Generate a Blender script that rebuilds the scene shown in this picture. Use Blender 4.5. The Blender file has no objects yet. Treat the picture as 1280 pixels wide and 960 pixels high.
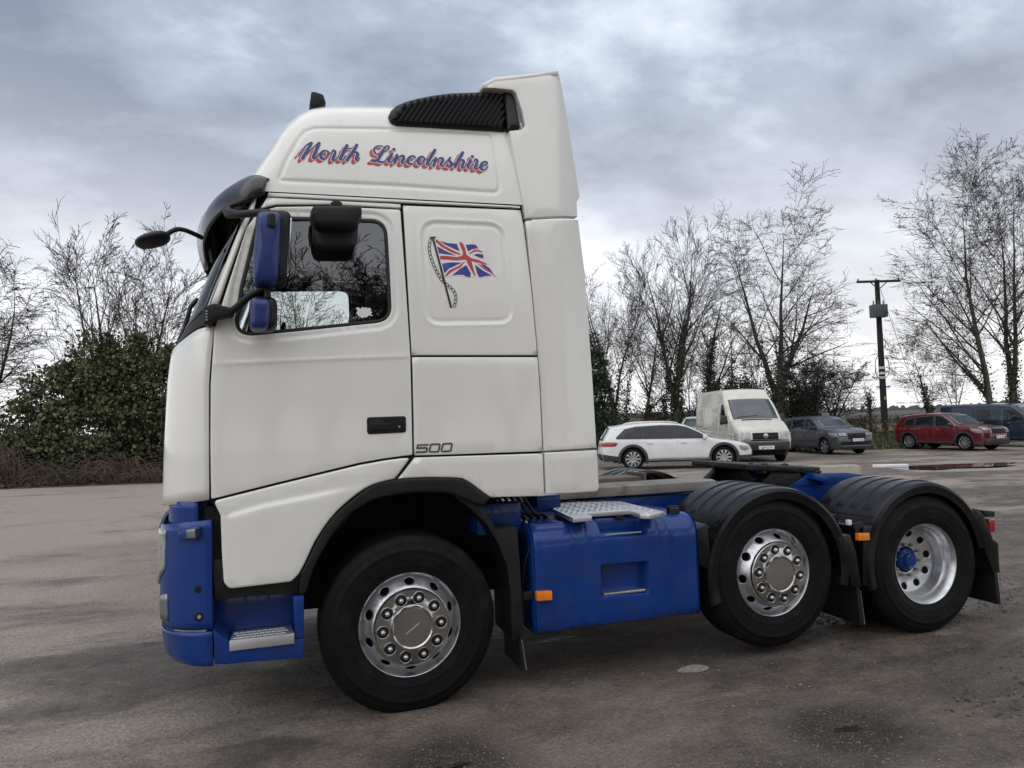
import bpy, bmesh, math, random
import numpy as np
from mathutils import Vector, Matrix
from mathutils.geometry import delaunay_2d_cdt

sc = bpy.context.scene
COL = sc.collection
R_ = math.radians

# ------------------------------------------------------------------ camera
CAM = Vector((-0.7227, -4.2611, 1.6893))
YAW, PITCH, ROLL, FPX = R_(18.1396), R_(2.8982), R_(-1.6899), 893.706
_f = Vector((math.sin(YAW) * math.cos(PITCH), math.cos(YAW) * math.cos(PITCH), math.sin(PITCH)))
_r0 = Vector((math.cos(YAW), -math.sin(YAW), 0)); _u0 = _r0.cross(_f)
_r = math.cos(ROLL) * _r0 + math.sin(ROLL) * _u0
_u = -math.sin(ROLL) * _r0 + math.cos(ROLL) * _u0
cd = bpy.data.cameras.new('camera'); cam = bpy.data.objects.new('camera', cd); COL.objects.link(cam)
cd.sensor_fit = 'HORIZONTAL'; cd.sensor_width = 36; cd.lens = FPX / 1280 * 36
cd.clip_start = .05; cd.clip_end = 3000
m3 = Matrix((_r, _u, -_f)).transposed()
cam.matrix_world = Matrix.Translation(CAM) @ m3.to_4x4()
sc.camera = cam

# ------------------------------------------------------------------ world, sun, exposure
SUN_AZ, SUN_EL = R_(205), R_(64)        # azimuth of the sun measured clockwise from +y
w = bpy.data.worlds.new('World'); sc.world = w; w.use_nodes = True
nt = w.node_tree; nt.nodes.clear()
N = lambda t: nt.nodes.new(t)
L = lambda a, b: nt.links.new(a, b)
out = N('ShaderNodeOutputWorld'); bg = N('ShaderNodeBackground'); bg.inputs[1].default_value = .115
L(bg.outputs[0], out.inputs[0])
sky = N('ShaderNodeTexSky'); sky.sky_type = 'NISHITA'; sky.sun_disc = False
sky.sun_elevation = SUN_EL; sky.sun_rotation = SUN_AZ; sky.air_density = 1.5; sky.dust_density = 3
tc = N('ShaderNodeTexCoord'); sp = N('ShaderNodeSeparateXYZ'); L(tc.outputs['Generated'], sp.inputs[0])
def mth(op, a, b=None, clamp=False):
    n = N('ShaderNodeMath'); n.operation = op; n.use_clamp = clamp
    for i, v in enumerate((a, b)):
        if v is None: continue
        if isinstance(v, (int, float)): n.inputs[i].default_value = v
        else: L(v, n.inputs[i])
    return n.outputs[0]
zc = mth('MAXIMUM', sp.outputs[2], 0.0)
den = mth('ADD', zc, .30)
cx = N('ShaderNodeCombineXYZ')
L(mth('DIVIDE', sp.outputs[0], den), cx.inputs[0]); L(mth('DIVIDE', sp.outputs[1], den), cx.inputs[1])
mp = N('ShaderNodeMapping'); L(cx.outputs[0], mp.inputs[0]); mp.inputs['Location'].default_value = (3.7, 1.2, 0.4)
mp.inputs['Rotation'].default_value = (0, 0, .5); mp.inputs['Scale'].default_value = (.8, 1.1, 1)
def noise(scale, det, rough, dist, vec):
    n = N('ShaderNodeTexNoise'); n.inputs['Scale'].default_value = scale; n.inputs['Detail'].default_value = det
    n.inputs['Roughness'].default_value = rough; n.inputs['Distortion'].default_value = dist; L(vec, n.inputs['Vector']); return n.outputs[0]
n1 = noise(1.0, 7, .52, .15, mp.outputs[0]); n2 = noise(3.2, 8, .58, .15, mp.outputs[0])
nn = mth('ADD', mth('MULTIPLY', n1, .62), mth('MULTIPLY', n2, .38))
ramp = N('ShaderNodeValToRGB'); L(nn, ramp.inputs[0])
CS = 10.0
e = ramp.color_ramp.elements
e[0].position = .42; e[0].color = (.20 * CS, .235 * CS, .305 * CS, 1)
e[1].position = .605; e[1].color = (.72 * CS, .78 * CS, .87 * CS, 1)
x_ = ramp.color_ramp.elements.new(.51); x_.color = (.35 * CS, .40 * CS, .49 * CS, 1)
hz = N('ShaderNodeMapRange'); L(zc, hz.inputs[0]); hz.inputs[1].default_value = .0; hz.inputs[2].default_value = .48
hz.inputs[3].default_value = .95; hz.inputs[4].default_value = 0; hz.interpolation_type = 'SMOOTHSTEP'
mxh = N('ShaderNodeMix'); mxh.data_type = 'RGBA'; L(mth('MULTIPLY', hz.outputs[0], mth('ADD', mth('MULTIPLY', n2, .9), .45), True), mxh.inputs[0])
L(ramp.outputs[0], mxh.inputs[6]); mxh.inputs[7].default_value = (.88 * CS, .87 * CS, .88 * CS, 1)
mxs = N('ShaderNodeMix'); mxs.data_type = 'RGBA'; mxs.inputs[0].default_value = .9
L(sky.outputs[0], mxs.inputs[6]); L(mxh.outputs[2], mxs.inputs[7]); L(mxs.outputs[2], bg.inputs[0])

sl = bpy.data.lights.new('sun', 'SUN'); sl.energy = 1.45; sl.angle = R_(110); sl.color = (1, .965, .92)
so = bpy.data.objects.new('sun', sl); COL.objects.link(so)
sd = Vector((math.sin(SUN_AZ) * math.cos(SUN_EL), math.cos(SUN_AZ) * math.cos(SUN_EL), math.sin(SUN_EL)))
so.rotation_euler = sd.to_track_quat('Z', 'Y').to_euler(); so.location = (0, 0, 30)
sc.view_settings.view_transform = 'Standard'; sc.view_settings.look = 'None'
sc.view_settings.gamma = 1; sc.view_settings.use_curve_mapping = False
sc.view_settings.exposure = .30
sc.cycles.max_bounces = 8; sc.cycles.transparent_max_bounces = 12

# ------------------------------------------------------------------ helpers
def ray(px, py): return _f * FPX + _r * (px - 640) + _u * (480 - py)
def at(px, py, y=None, z=None):
    d = ray(px, py)
    t = (y - CAM.y) / d.y if y is not None else (z - CAM.z) / d.z
    return CAM + d * t

MATS = {}
def pm(name, col, rough=.5, metal=0., coat=0., var=.12, vscale=4., dirt=None, dirt_amt=0., dscale=3., bump=0., bscale=60., rvar=.1, spec=.5, stretch=(1, 1, 1), lo=.5, hi=.7):
    """principled material whose colour, gloss and fine relief vary by object-space noise; dirt = a second colour in patches"""
    m = bpy.data.materials.new(name); m.use_nodes = True; MATS[name] = m
    t = m.node_tree; b = t.nodes['Principled BSDF']; n = t.nodes.new; l = t.links.new
    tcn = n('ShaderNodeTexCoord'); mpn = n('ShaderNodeMapping'); l(tcn.outputs['Object'], mpn.inputs[0]); mpn.inputs['Scale'].default_value = stretch
    nz = n('ShaderNodeTexNoise'); nz.inputs['Scale'].default_value = vscale; nz.inputs['Detail'].default_value = 6; l(mpn.outputs[0], nz.inputs['Vector'])
    mr = n('ShaderNodeMapRange'); l(nz.outputs[0], mr.inputs[0]); mr.inputs[1].default_value = .3; mr.inputs[2].default_value = .7
    mx = n('ShaderNodeMix'); mx.data_type = 'RGBA'; l(mr.outputs[0], mx.inputs[0])
    mx.inputs[6].default_value = (*[c * (1 - var) for c in col], 1); mx.inputs[7].default_value = (*[min(1, c * (1 + var)) for c in col], 1)
    o = mx.outputs[2]
    mr2 = n('ShaderNodeMapRange'); l(nz.outputs[0], mr2.inputs[0]); mr2.inputs[1].default_value = .3; mr2.inputs[2].default_value = .7
    mr2.inputs[3].default_value = max(.02, rough - rvar); mr2.inputs[4].default_value = min(1, rough + rvar); ro = mr2.outputs[0]
    if dirt:
        nd = n('ShaderNodeTexNoise'); nd.inputs['Scale'].default_value = dscale; nd.inputs['Detail'].default_value = 9; nd.inputs['Roughness'].default_value = .65
        l(mpn.outputs[0], nd.inputs['Vector'])
        md = n('ShaderNodeMapRange'); l(nd.outputs[0], md.inputs[0]); md.inputs[1].default_value = lo; md.inputs[2].default_value = hi; md.inputs[4].default_value = dirt_amt
        m2 = n('ShaderNodeMix'); m2.data_type = 'RGBA'; l(md.outputs[0], m2.inputs[0]); l(o, m2.inputs[6]); m2.inputs[7].default_value = (*dirt, 1); o = m2.outputs[2]
        m4 = n('ShaderNodeMix'); m4.data_type = 'FLOAT'; l(md.outputs[0], m4.inputs[0]); l(ro, m4.inputs[2]); m4.inputs[3].default_value = .85; ro = m4.outputs[0]
    l(o, b.inputs['Base Color']); l(ro, b.inputs['Roughness'])
    b.inputs['Metallic'].default_value = metal; b.inputs['Coat Weight'].default_value = coat; b.inputs['Coat Roughness'].default_value = .06
    b.inputs['Specular IOR Level'].default_value = spec
    if bump:
        nb = n('ShaderNodeTexNoise'); nb.inputs['Scale'].default_value = bscale; nb.inputs['Detail'].default_value = 5; l(mpn.outputs[0], nb.inputs['Vector'])
        bp = n('ShaderNodeBump'); bp.inputs['Strength'].default_value = bump; bp.inputs['Distance'].default_value = .01; l(nb.outputs[0], bp.inputs['Height']); l(bp.outputs[0], b.inputs['Normal'])
    return m

def glassmat(name, tint, rough=.02, ior=1.5, op=.5, dark=(.01, .012, .014)):
    """thin pane: tinted transparency + dark body + fresnel gloss"""
    m = bpy.data.materials.new(name); m.use_nodes = True; t = m.node_tree; t.nodes.clear(); n = t.nodes.new; l = t.links.new
    o = n('ShaderNodeOutputMaterial'); tr = n('ShaderNodeBsdfTransparent'); tr.inputs[0].default_value = (*tint, 1)
    df = n('ShaderNodeBsdfDiffuse'); df.inputs[0].default_value = (*dark, 1); a = n('ShaderNodeMixShader'); a.inputs[0].default_value = op
    l(tr.outputs[0], a.inputs[1]); l(df.outputs[0], a.inputs[2])
    g = n('ShaderNodeBsdfGlossy'); g.inputs['Roughness'].default_value = rough; fr = n('ShaderNodeFresnel'); fr.inputs[0].default_value = ior
    b = n('ShaderNodeMixShader'); l(fr.outputs[0], b.inputs[0]); l(a.outputs[0], b.inputs[1]); l(g.outputs[0], b.inputs[2]); l(b.outputs[0], o.inputs[0])
    MATS[name] = m; return m

def tag(o, label=None, cat=None, group=None, kind=None):
    if label: o['label'] = label
    if cat: o['category'] = cat
    if group: o['group'] = group
    if kind: o['kind'] = kind
    return o
def empty(name, loc=(0, 0, 0), rz=0):
    o = bpy.data.objects.new(name, None); COL.objects.link(o); o.location = loc; o.rotation_euler = (0, 0, rz); o.empty_display_size = .2; return o
def link(name, me, mat, parent=None, loc=None, rot=None):
    o = bpy.data.objects.new(name, me); COL.objects.link(o)
    if mat is not None:
        mt = MATS[mat] if isinstance(mat, str) else mat
        if len(me.materials) == 0: me.materials.append(mt)
    if parent is not None: o.parent = parent
    if loc is not None: o.location = loc
    if rot is not None: o.rotation_euler = rot
    return o
def mk(name, v, f, mat, parent=None, ang=35, loc=None, rot=None):
    me = bpy.data.meshes.new(name); me.from_pydata([tuple(map(float, p)) for p in v], [], [tuple(map(int, q)) for q in f]); me.update()
    if ang:
        me.polygons.foreach_set('use_smooth', [True] * len(me.polygons)); me.set_sharp_from_angle(angle=R_(ang))
    return link(name, me, mat, parent, loc, rot)
def frombm(name, bm, mat, parent=None, ang=35, loc=None, rot=None):
    bmesh.ops.recalc_face_normals(bm, faces=bm.faces[:])
    me = bpy.data.meshes.new(name); bm.to_mesh(me); bm.free()
    if ang:
        me.polygons.foreach_set('use_smooth', [True] * len(me.polygons)); me.set_sharp_from_angle(angle=R_(ang))
    return link(name, me, mat, parent, loc, rot)
def bm_box(bm, c, s, bev=0., rot=None, seg=2):
    g = bmesh.ops.create_cube(bm, size=1)['verts']
    bmesh.ops.scale(bm, vec=s, verts=g)
    if bev:
        ed = list({e for v in g for e in v.link_edges})
        r = bmesh.ops.bevel(bm, geom=ed, offset=bev, segments=seg, affect='EDGES', profile=.6); g = list({v for f in r['faces'] for v in f.verts} | {v for v in g if v.is_valid})
    if rot is not None: bmesh.ops.rotate(bm, cent=(0, 0, 0), matrix=Matrix(rot) if not isinstance(rot, Matrix) else rot, verts=g)
    bmesh.ops.translate(bm, vec=c, verts=g); return g
def box(name, c, s, mat, parent=None, bev=.005, rot=None, seg=2):
    bm = bmesh.new(); bm_box(bm, c, s, bev, rot, seg); return frombm(name, bm, mat, parent)
def prism(name, poly, axis, a, b, mat, parent=None, bev=.004, seg=2):
    """polygon in the two other axes, extruded along axis from a to b"""
    bm = bmesh.new()
    def P(p, t):
        return {'x': (t, p[0], p[1]), 'y': (p[0], t, p[1]), 'z': (p[0], p[1], t)}[axis]
    vs = [bm.verts.new(P(p, a)) for p in poly]; f = bm.faces.new(vs)
    r = bmesh.ops.extrude_face_region(bm, geom=[f]); bmesh.ops.translate(bm, verts=[v for v in r['geom'] if isinstance(v, bmesh.types.BMVert)], vec=Vector(P((0, 0), b)) - Vector(P((0, 0), a)))
    if bev:
        bmesh.ops.recalc_face_normals(bm, faces=bm.faces[:])
        ed = [e for e in bm.edges if len(e.link_faces) == 2 and e.calc_face_angle(0) > .5]
        bmesh.ops.bevel(bm, geom=ed, offset=bev, segments=seg, affect='EDGES', profile=.6, clamp_overlap=True)
    return frombm(name, bm, mat, parent)
def lathe(name, prof, mat, parent=None, n=64, ang=35, loc=None, rot=None, closed=False):
    """profile of (radius, y) turned round the y axis"""
    v, f = [], []; k = len(prof)
    for i in range(n):
        a = 2 * math.pi * i / n; c, s = math.cos(a), math.sin(a)
        for r, y in prof: v.append((r * c, y, r * s))
    for i in range(n):
        j = (i + 1) % n
        for q in range(k if closed else k - 1):
            q2 = (q + 1) % k
            f.append((i * k + q, i * k + q2, j * k + q2, j * k + q))
    return mk(name, v, f, mat, parent, ang, loc, rot)
def spline(pts, n=8, closed=False):
    """Catmull-Rom through points of any dimension"""
    P = [np.array(p, float) for p in pts]; o = []
    m = len(P); rng = range(m if closed else m - 1)
    for i in rng:
        if closed: a, b, c, d = P[i - 1], P[i], P[(i + 1) % m], P[(i + 2) % m]
        else: a, b, c, d = P[max(i - 1, 0)], P[i], P[i + 1], P[min(i + 2, m - 1)]
        for k in range(n):
            t = k / n; o.append(.5 * ((2 * b) + (c - a) * t + (2 * a - 5 * b + 4 * c - d) * t * t + (3 * b - a - 3 * c + d) * t ** 3))
    if not closed: o.append(P[-1])
    return o
def tube_vf(pts, r, k=8, cap=True):
    P = [Vector(p) for p in pts]; v, f = [], []
    rr = r if hasattr(r, '__len__') else [r] * len(P)
    up = Vector((0, 0, 1)); pn = None
    for i, p in enumerate(P):
        t = (P[min(i + 1, len(P) - 1)] - P[max(i - 1, 0)]).normalized()
        if pn is None:
            a = up if abs(t.dot(up)) < .9 else Vector((1, 0, 0)); pn = t.cross(a).normalized()
        pn = (pn - t * pn.dot(t)).normalized(); b = t.cross(pn)
        for q in range(k):
            an = 2 * math.pi * q / k; v.append(p + (pn * math.cos(an) + b * math.sin(an)) * rr[i])
    for i in range(len(P) - 1):
        for q in range(k): f.append((i * k + q, i * k + (q + 1) % k, (i + 1) * k + (q + 1) % k, (i + 1) * k + q))
    if cap: f.append(tuple(range(k))[::-1]); f.append(tuple((len(P) - 1) * k + q for q in range(k)))
    return v, f
def tube(name, pts, r, mat, parent=None, k=8, smooth=0):
    if smooth: pts = spline(pts, smooth)
    v, f = tube_vf(pts, r, k); return mk(name, v, f, mat, parent, 50)
def fillet(poly, r, n=5):
    """round the corners of a polygon; r a number or one per corner"""
    o = []; m = len(poly)
    for i in range(m):
        p = np.array(poly[i], float); a = np.array(poly[i - 1], float) - p; b = np.array(poly[(i + 1) % m], float) - p
        la, lb = np.linalg.norm(a), np.linalg.norm(b); ri = r[i] if hasattr(r, '__len__') else r
        if ri <= 0 or la < 1e-6 or lb < 1e-6: o.append(tuple(p)); continue
        a /= la; b /= lb; co = max(-1, min(1, float(a @ b))); th = math.acos(co)
        if th > 3.0: o.append(tuple(p)); continue
        d = min(ri / math.tan(th / 2), la * .48, lb * .48)
        p0, p1 = p + a * d, p + b * d
        for k in range(n + 1):
            t = k / n; o.append(tuple((1 - t) ** 2 * p0 + 2 * t * (1 - t) * p + t * t * p1))
    return o
def resample(poly, h):
    o = []; m = len(poly)
    for i in range(m):
        a = np.array(poly[i], float); b = np.array(poly[(i + 1) % m], float); L_ = np.linalg.norm(b - a)
        if L_ < 1e-5: continue
        k = max(1, int(math.ceil(L_ / h)))
        for q in range(k): o.append(a + (b - a) * q / k)
    return np.array(o)
def inside(pts, poly):
    x, y = pts[:, 0], pts[:, 1]; c = np.zeros(len(pts), bool); m = len(poly)
    for i in range(m):
        x1, y1 = poly[i]; x2, y2 = poly[(i + 1) % m]
        if y1 == y2: continue
        c ^= ((y1 > y) != (y2 > y)) & (x < (x2 - x1) * (y - y1) / (y2 - y1) + x1)
    return c
def bdist(pts, loops):
    d = np.full(len(pts), 1e9)
    for L_ in loops:
        A = L_; B = np.roll(L_, -1, axis=0)
        for a, b in zip(A, B):
            ab = b - a; l2 = ab @ ab
            if l2 < 1e-14: continue
            t = np.clip(((pts - a) @ ab) / l2, 0, 1); q = a + t[:, None] * ab
            d = np.minimum(d, np.hypot(pts[:, 0] - q[:, 0], pts[:, 1] - q[:, 1]))
    return d
def offs(loop, d):
    """offset a loop to its left by d"""
    t = np.roll(loop, -1, axis=0) - np.roll(loop, 1, axis=0); t /= (np.linalg.norm(t, axis=1)[:, None] + 1e-12)
    return loop + np.stack([-t[:, 1], t[:, 0]], 1) * d
def area2(p): return float(np.sum(p[:, 0] * np.roll(p[:, 1], -1) - np.roll(p[:, 0], -1) * p[:, 1]))
def panel(name, poly, M, mat, parent=None, holes=(), th=.02, rb=.008, grid=.06, disp=None, extra=None, hole_th=None, edge=None, ang=40):
    """sheet with rounded edges: polygon with holes in (u, v), M(u, v, depth) -> 3D arrays; depth runs into the body"""
    edge = edge or grid
    loops = [resample(poly, edge)] + [resample(h, edge) for h in holes]
    if area2(loops[0]) < 0: loops[0] = loops[0][::-1]
    for i in range(1, len(loops)):
        if area2(loops[i]) > 0: loops[i] = loops[i][::-1]
    pts = [p for p in loops]; n0 = sum(len(p) for p in loops)
    cand = []
    rings = []
    if rb:
        for lp in loops:
            for k in (.12, .4, 1.0):
                o_ = offs(lp, rb * k); ok = inside(o_, loops[0])
                for h in loops[1:]: ok &= ~inside(o_, h)
                ok &= bdist(o_, loops) > rb * k * .93; rings.append((o_, ok))
    mn, mxx = loops[0].min(0), loops[0].max(0)
    gx = np.arange(mn[0] + grid * .5, mxx[0], grid); gy = np.arange(mn[1] + grid * .5, mxx[1], grid)
    if len(gx) and len(gy):
        G = np.stack(np.meshgrid(gx, gy), -1).reshape(-1, 2)
        G = G + (np.random.RandomState(1).rand(*G.shape) - .5) * grid * .02
        if len(G):
            dg = bdist(G, loops); cand.append(G[dg > max(rb * 1.3, grid * .45)])
    if extra is not None: cand.append(np.array(extra, float))
    C = np.concatenate([c for c in cand if len(c)]) if any(len(c) for c in cand) else np.zeros((0, 2))
    ins = inside(C, loops[0])
    for h in loops[1:]: ins &= ~inside(C, h)
    C = C[ins]; dc = bdist(C, loops); C = C[dc > (rb * 1.25 if rb else grid * .08)]
    V = np.concatenate(pts + [C] + [r[0][r[1]] for r in rings]); ed = []; s = 0
    for lp in loops:
        k = len(lp); ed += [(s + i, s + (i + 1) % k) for i in range(k)]; s += k
    s += len(C)
    for o_, ok in rings:
        k = len(o_); pos = np.cumsum(ok) - 1
        ed += [(s + int(pos[i]), s + int(pos[(i + 1) % k])) for i in range(k) if ok[i] and ok[(i + 1) % k]]; s += int(ok.sum())
    vo, eo, fo, ov, oe, of = delaunay_2d_cdt([Vector(p) for p in V], ed, [], 0, 1e-6)
    V2 = np.array([(p.x, p.y) for p in vo]); F = np.array([f for f in fo if len(f) == 3])
    cen = V2[F].mean(1); k = inside(cen, loops[0])
    for h in loops[1:]: k &= ~inside(cen, h)
    F = F[k]
    d = bdist(V2, loops); dep = np.zeros(len(V2))
    if rb:
        q = np.clip(d, 0, rb); dep = rb - np.sqrt(np.maximum(0, rb * rb - (rb - q) ** 2))
    if disp is not None: dep = dep + disp(V2[:, 0], V2[:, 1])
    X = np.array(M(V2[:, 0], V2[:, 1], dep)).T
    verts = [tuple(p) for p in X]; faces = [tuple(f) for f in F]
    # skirts
    idx = {}
    for i, src in enumerate(ov):
        for o_ in src: idx[o_] = i
    s = 0
    for li, lp in enumerate(loops):
        k = len(lp); ids = [idx.get(s + i) for i in range(k)]; t_ = th if li == 0 or hole_th is None else hole_th
        if t_ and all(i is not None for i in ids):
            uv = V2[ids]; B = np.array(M(uv[:, 0], uv[:, 1], dep[ids] + t_)).T; b0 = len(verts); verts += [tuple(p) for p in B]
            faces += [(ids[i], b0 + i, b0 + (i + 1) % k, ids[(i + 1) % k]) for i in range(k)]
        s += k
    bm = bmesh.new(); vs = [bm.verts.new(v) for v in verts]
    for f in faces:
        try: bm.faces.new([vs[i] for i in f])
        except ValueError: pass
    return frombm(name, bm, mat, parent, ang)
def sstep(a, b, x):
    t = np.clip((x - a) / (b - a), 0, 1); return t * t * (3 - 2 * t)
def copy_tree(o, parent=None):
    c = o.copy(); COL.objects.link(c); c.parent = parent
    for ch in o.children: copy_tree(ch, c)
    return c
# ------------------------------------------------------------------ materials
pm('white_paint', (.785, .765, .705), .30, coat=1., var=.02, vscale=2, rvar=.05, dirt=(.56, .52, .45), dirt_amt=.08, dscale=1.6, bump=.012, bscale=5, stretch=(3, 3, .8), lo=.48, hi=.75)
pm('white_gap', (.30, .29, .27), .6)
pm('blue_paint', (.0028, .036, .195), .30, coat=.35, spec=.28, var=.1, vscale=3, dirt=(.03, .035, .055), dirt_amt=.35, dscale=5, bump=.03, bscale=25)
pm('blue_shell', (.006, .025, .135), .42, coat=.2, var=.06)
pm('black_plastic', (.008, .0082, .0095), .48, spec=.35, var=.2, dirt=(.035, .033, .03), dirt_amt=.25, dscale=6, bump=.08, bscale=120)
pm('guard_plastic', (.004, .0042, .005), .24, spec=.34, var=.15, vscale=3, dirt=(.03, .029, .028), dirt_amt=.35, dscale=4, bump=.05, bscale=70)
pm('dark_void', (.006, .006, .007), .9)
pm('seal_rubber', (.012, .012, .013), .6)
pm('tyre', (.0055, .0055, .006), .62, spec=.16, var=.25, vscale=5, dirt=(.03, .026, .023), dirt_amt=.4, dscale=7, bump=.1, bscale=90)
pm('chrome', (.50, .49, .47), .10, metal=1, var=.05, rvar=.06, dirt=(.22, .20, .17), dirt_amt=.3, dscale=9)
pm('alloy', (.58, .585, .60), .30, metal=.95, var=.06, rvar=.1, dirt=(.2, .185, .165), dirt_amt=.4, dscale=8, bump=.03, bscale=60)
pm('steel_grey', (.25, .245, .24), .5, metal=.6, var=.2, dirt=(.14, .11, .085), dirt_amt=.7, dscale=5)
pm('weathered_rail', (.27, .25, .22), .6, metal=.15, var=.2, vscale=3, dirt=(.13, .09, .06), dirt_amt=.85, dscale=4, bump=.2, bscale=40)
pm('rusty_rail', (.17, .14, .115), .75, var=.25, dirt=(.10, .06, .04), dirt_amt=.8, dscale=8, bump=.3, bscale=60)
pm('grease', (.008, .008, .008), .42, spec=.3, var=.4, dirt=(.06, .055, .05), dirt_amt=.5, dscale=14, bump=.6, bscale=35)
pm('tread_plate', (.66, .67, .68), .35, metal=.85, var=.06, dirt=(.3, .28, .25), dirt_amt=.4, dscale=9)
pm('amber', (.85, .22, .01), .25, coat=.6, var=.06)
pm('red_lens', (.30, .008, .008), .2, coat=.6, var=.05)
pm('clear_lens', (.34, .35, .34), .16, coat=.5, var=.35, vscale=14, metal=.3)
pm('lamp_inner', (.26, .265, .27), .3, metal=.8, var=.2)
pm('print_blue', (.022, .025, .16), .4, coat=.3, var=.03)
pm('flag_blue', (.035, .03, .24), .4, coat=.3, var=.03)
pm('print_red', (.52, .028, .035), .4, coat=.3, var=.03)
pm('print_black', (.012, .012, .012), .4, coat=.2, var=.03)
pm('print_white', (.76, .75, .72), .35, coat=.3, var=.02)
pm('print_grey', (.07, .065, .06), .35, var=.05)
pm('cab_trim', (.05, .048, .045), .8, var=.15, bump=.05)
pm('seat_cloth', (.035, .036, .04), .9, var=.25, bump=.1)
pm('smoked', (.016, .018, .016), .25, coat=.25, var=.1)
glassmat('cab_glass', (.86, .90, .88), op=.04, ior=2.1, rough=0.)
glassmat('windscreen', (.6, .72, .72), op=.12, ior=1.9, dark=(.05, .07, .07))
glassmat('car_glass', (.35, .38, .40), op=.35, ior=1.7)
glassmat('mirror_glass', (.02, .02, .02), op=1, ior=12, dark=(.02, .02, .025))

# ------------------------------------------------------------------ ground
def gz(x, y): return -.18 * sstep(14, 25, np.asarray(x, float))
def atg(px, py, dz=0.):
    z = 0.
    for _ in range(6):
        p = at(px, py, z=z + dz); z = float(gz(p.x, p.y))
    return at(px, py, z=z + dz)
_rs = np.random.RandomState(4)
_wv = [(_rs.uniform(-1, 1), _rs.uniform(-1, 1), _rs.uniform(0, 6.28), k) for k in (1.2, 1.7, 2.6, 3.1, 4.4, 6.0, 8.5, 11., 14.)]
def relief(x, y):
    h = 0
    for a, b, ph, k in _wv: h = h + np.sin((a * x + b * 1.6 * y) * k + ph) * .006 / k ** .8
    return h
pud = [(*[(p.x, p.y) for p in [atg(1060, 908)]], .42, .17), ((atg(560, 955).x, atg(560, 955).y), .5, .14), ((atg(1166, 584.5).x, atg(1166, 584.5).y), 2.6, 1.05)]
def dips(x, y):
    h = 0
    for (cx_, cy_), a, b in pud: h = h - .022 * np.exp(-(((x - cx_) / a) ** 2 + ((y - cy_) / b) ** 2))
    return h
def axis_pts(lo, hi, c, fine, n):
    t = np.linspace(-1, 1, n); k = 6.2; s = np.sinh(k * t) / np.sinh(k)
    return np.where(s < 0, c + s * (c - lo), c + s * (hi - c))
gxs = axis_pts(-420, 520, 1.5, .05, 300); gys = axis_pts(-260, 620, -1., .05, 300)
GX, GY = np.meshgrid(gxs, gys); fade = np.exp(-((GX - 1) ** 2 + (GY + 1) ** 2) / 300.)
GZ = gz(GX, GY) + relief(GX, GY) * fade + dips(GX, GY)
n_ = len(gxs); idx = np.arange(n_ * n_).reshape(n_, n_)
gf = np.stack([idx[:-1, :-1], idx[:-1, 1:], idx[1:, 1:], idx[1:, :-1]], -1).reshape(-1, 4)
me = bpy.data.meshes.new('yard_ground'); V = np.stack([GX, GY, GZ], -1).reshape(-1, 3).astype('f4')
me.vertices.add(len(V)); me.vertices.foreach_set('co', V.ravel()); me.loops.add(gf.size); me.loops.foreach_set('vertex_index', gf.ravel().astype('i4'))
me.polygons.add(len(gf)); me.polygons.foreach_set('loop_start', np.arange(0, gf.size, 4).astype('i4')); me.polygons.foreach_set('use_smooth', np.ones(len(gf), bool)); me.update(); me.validate()

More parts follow.
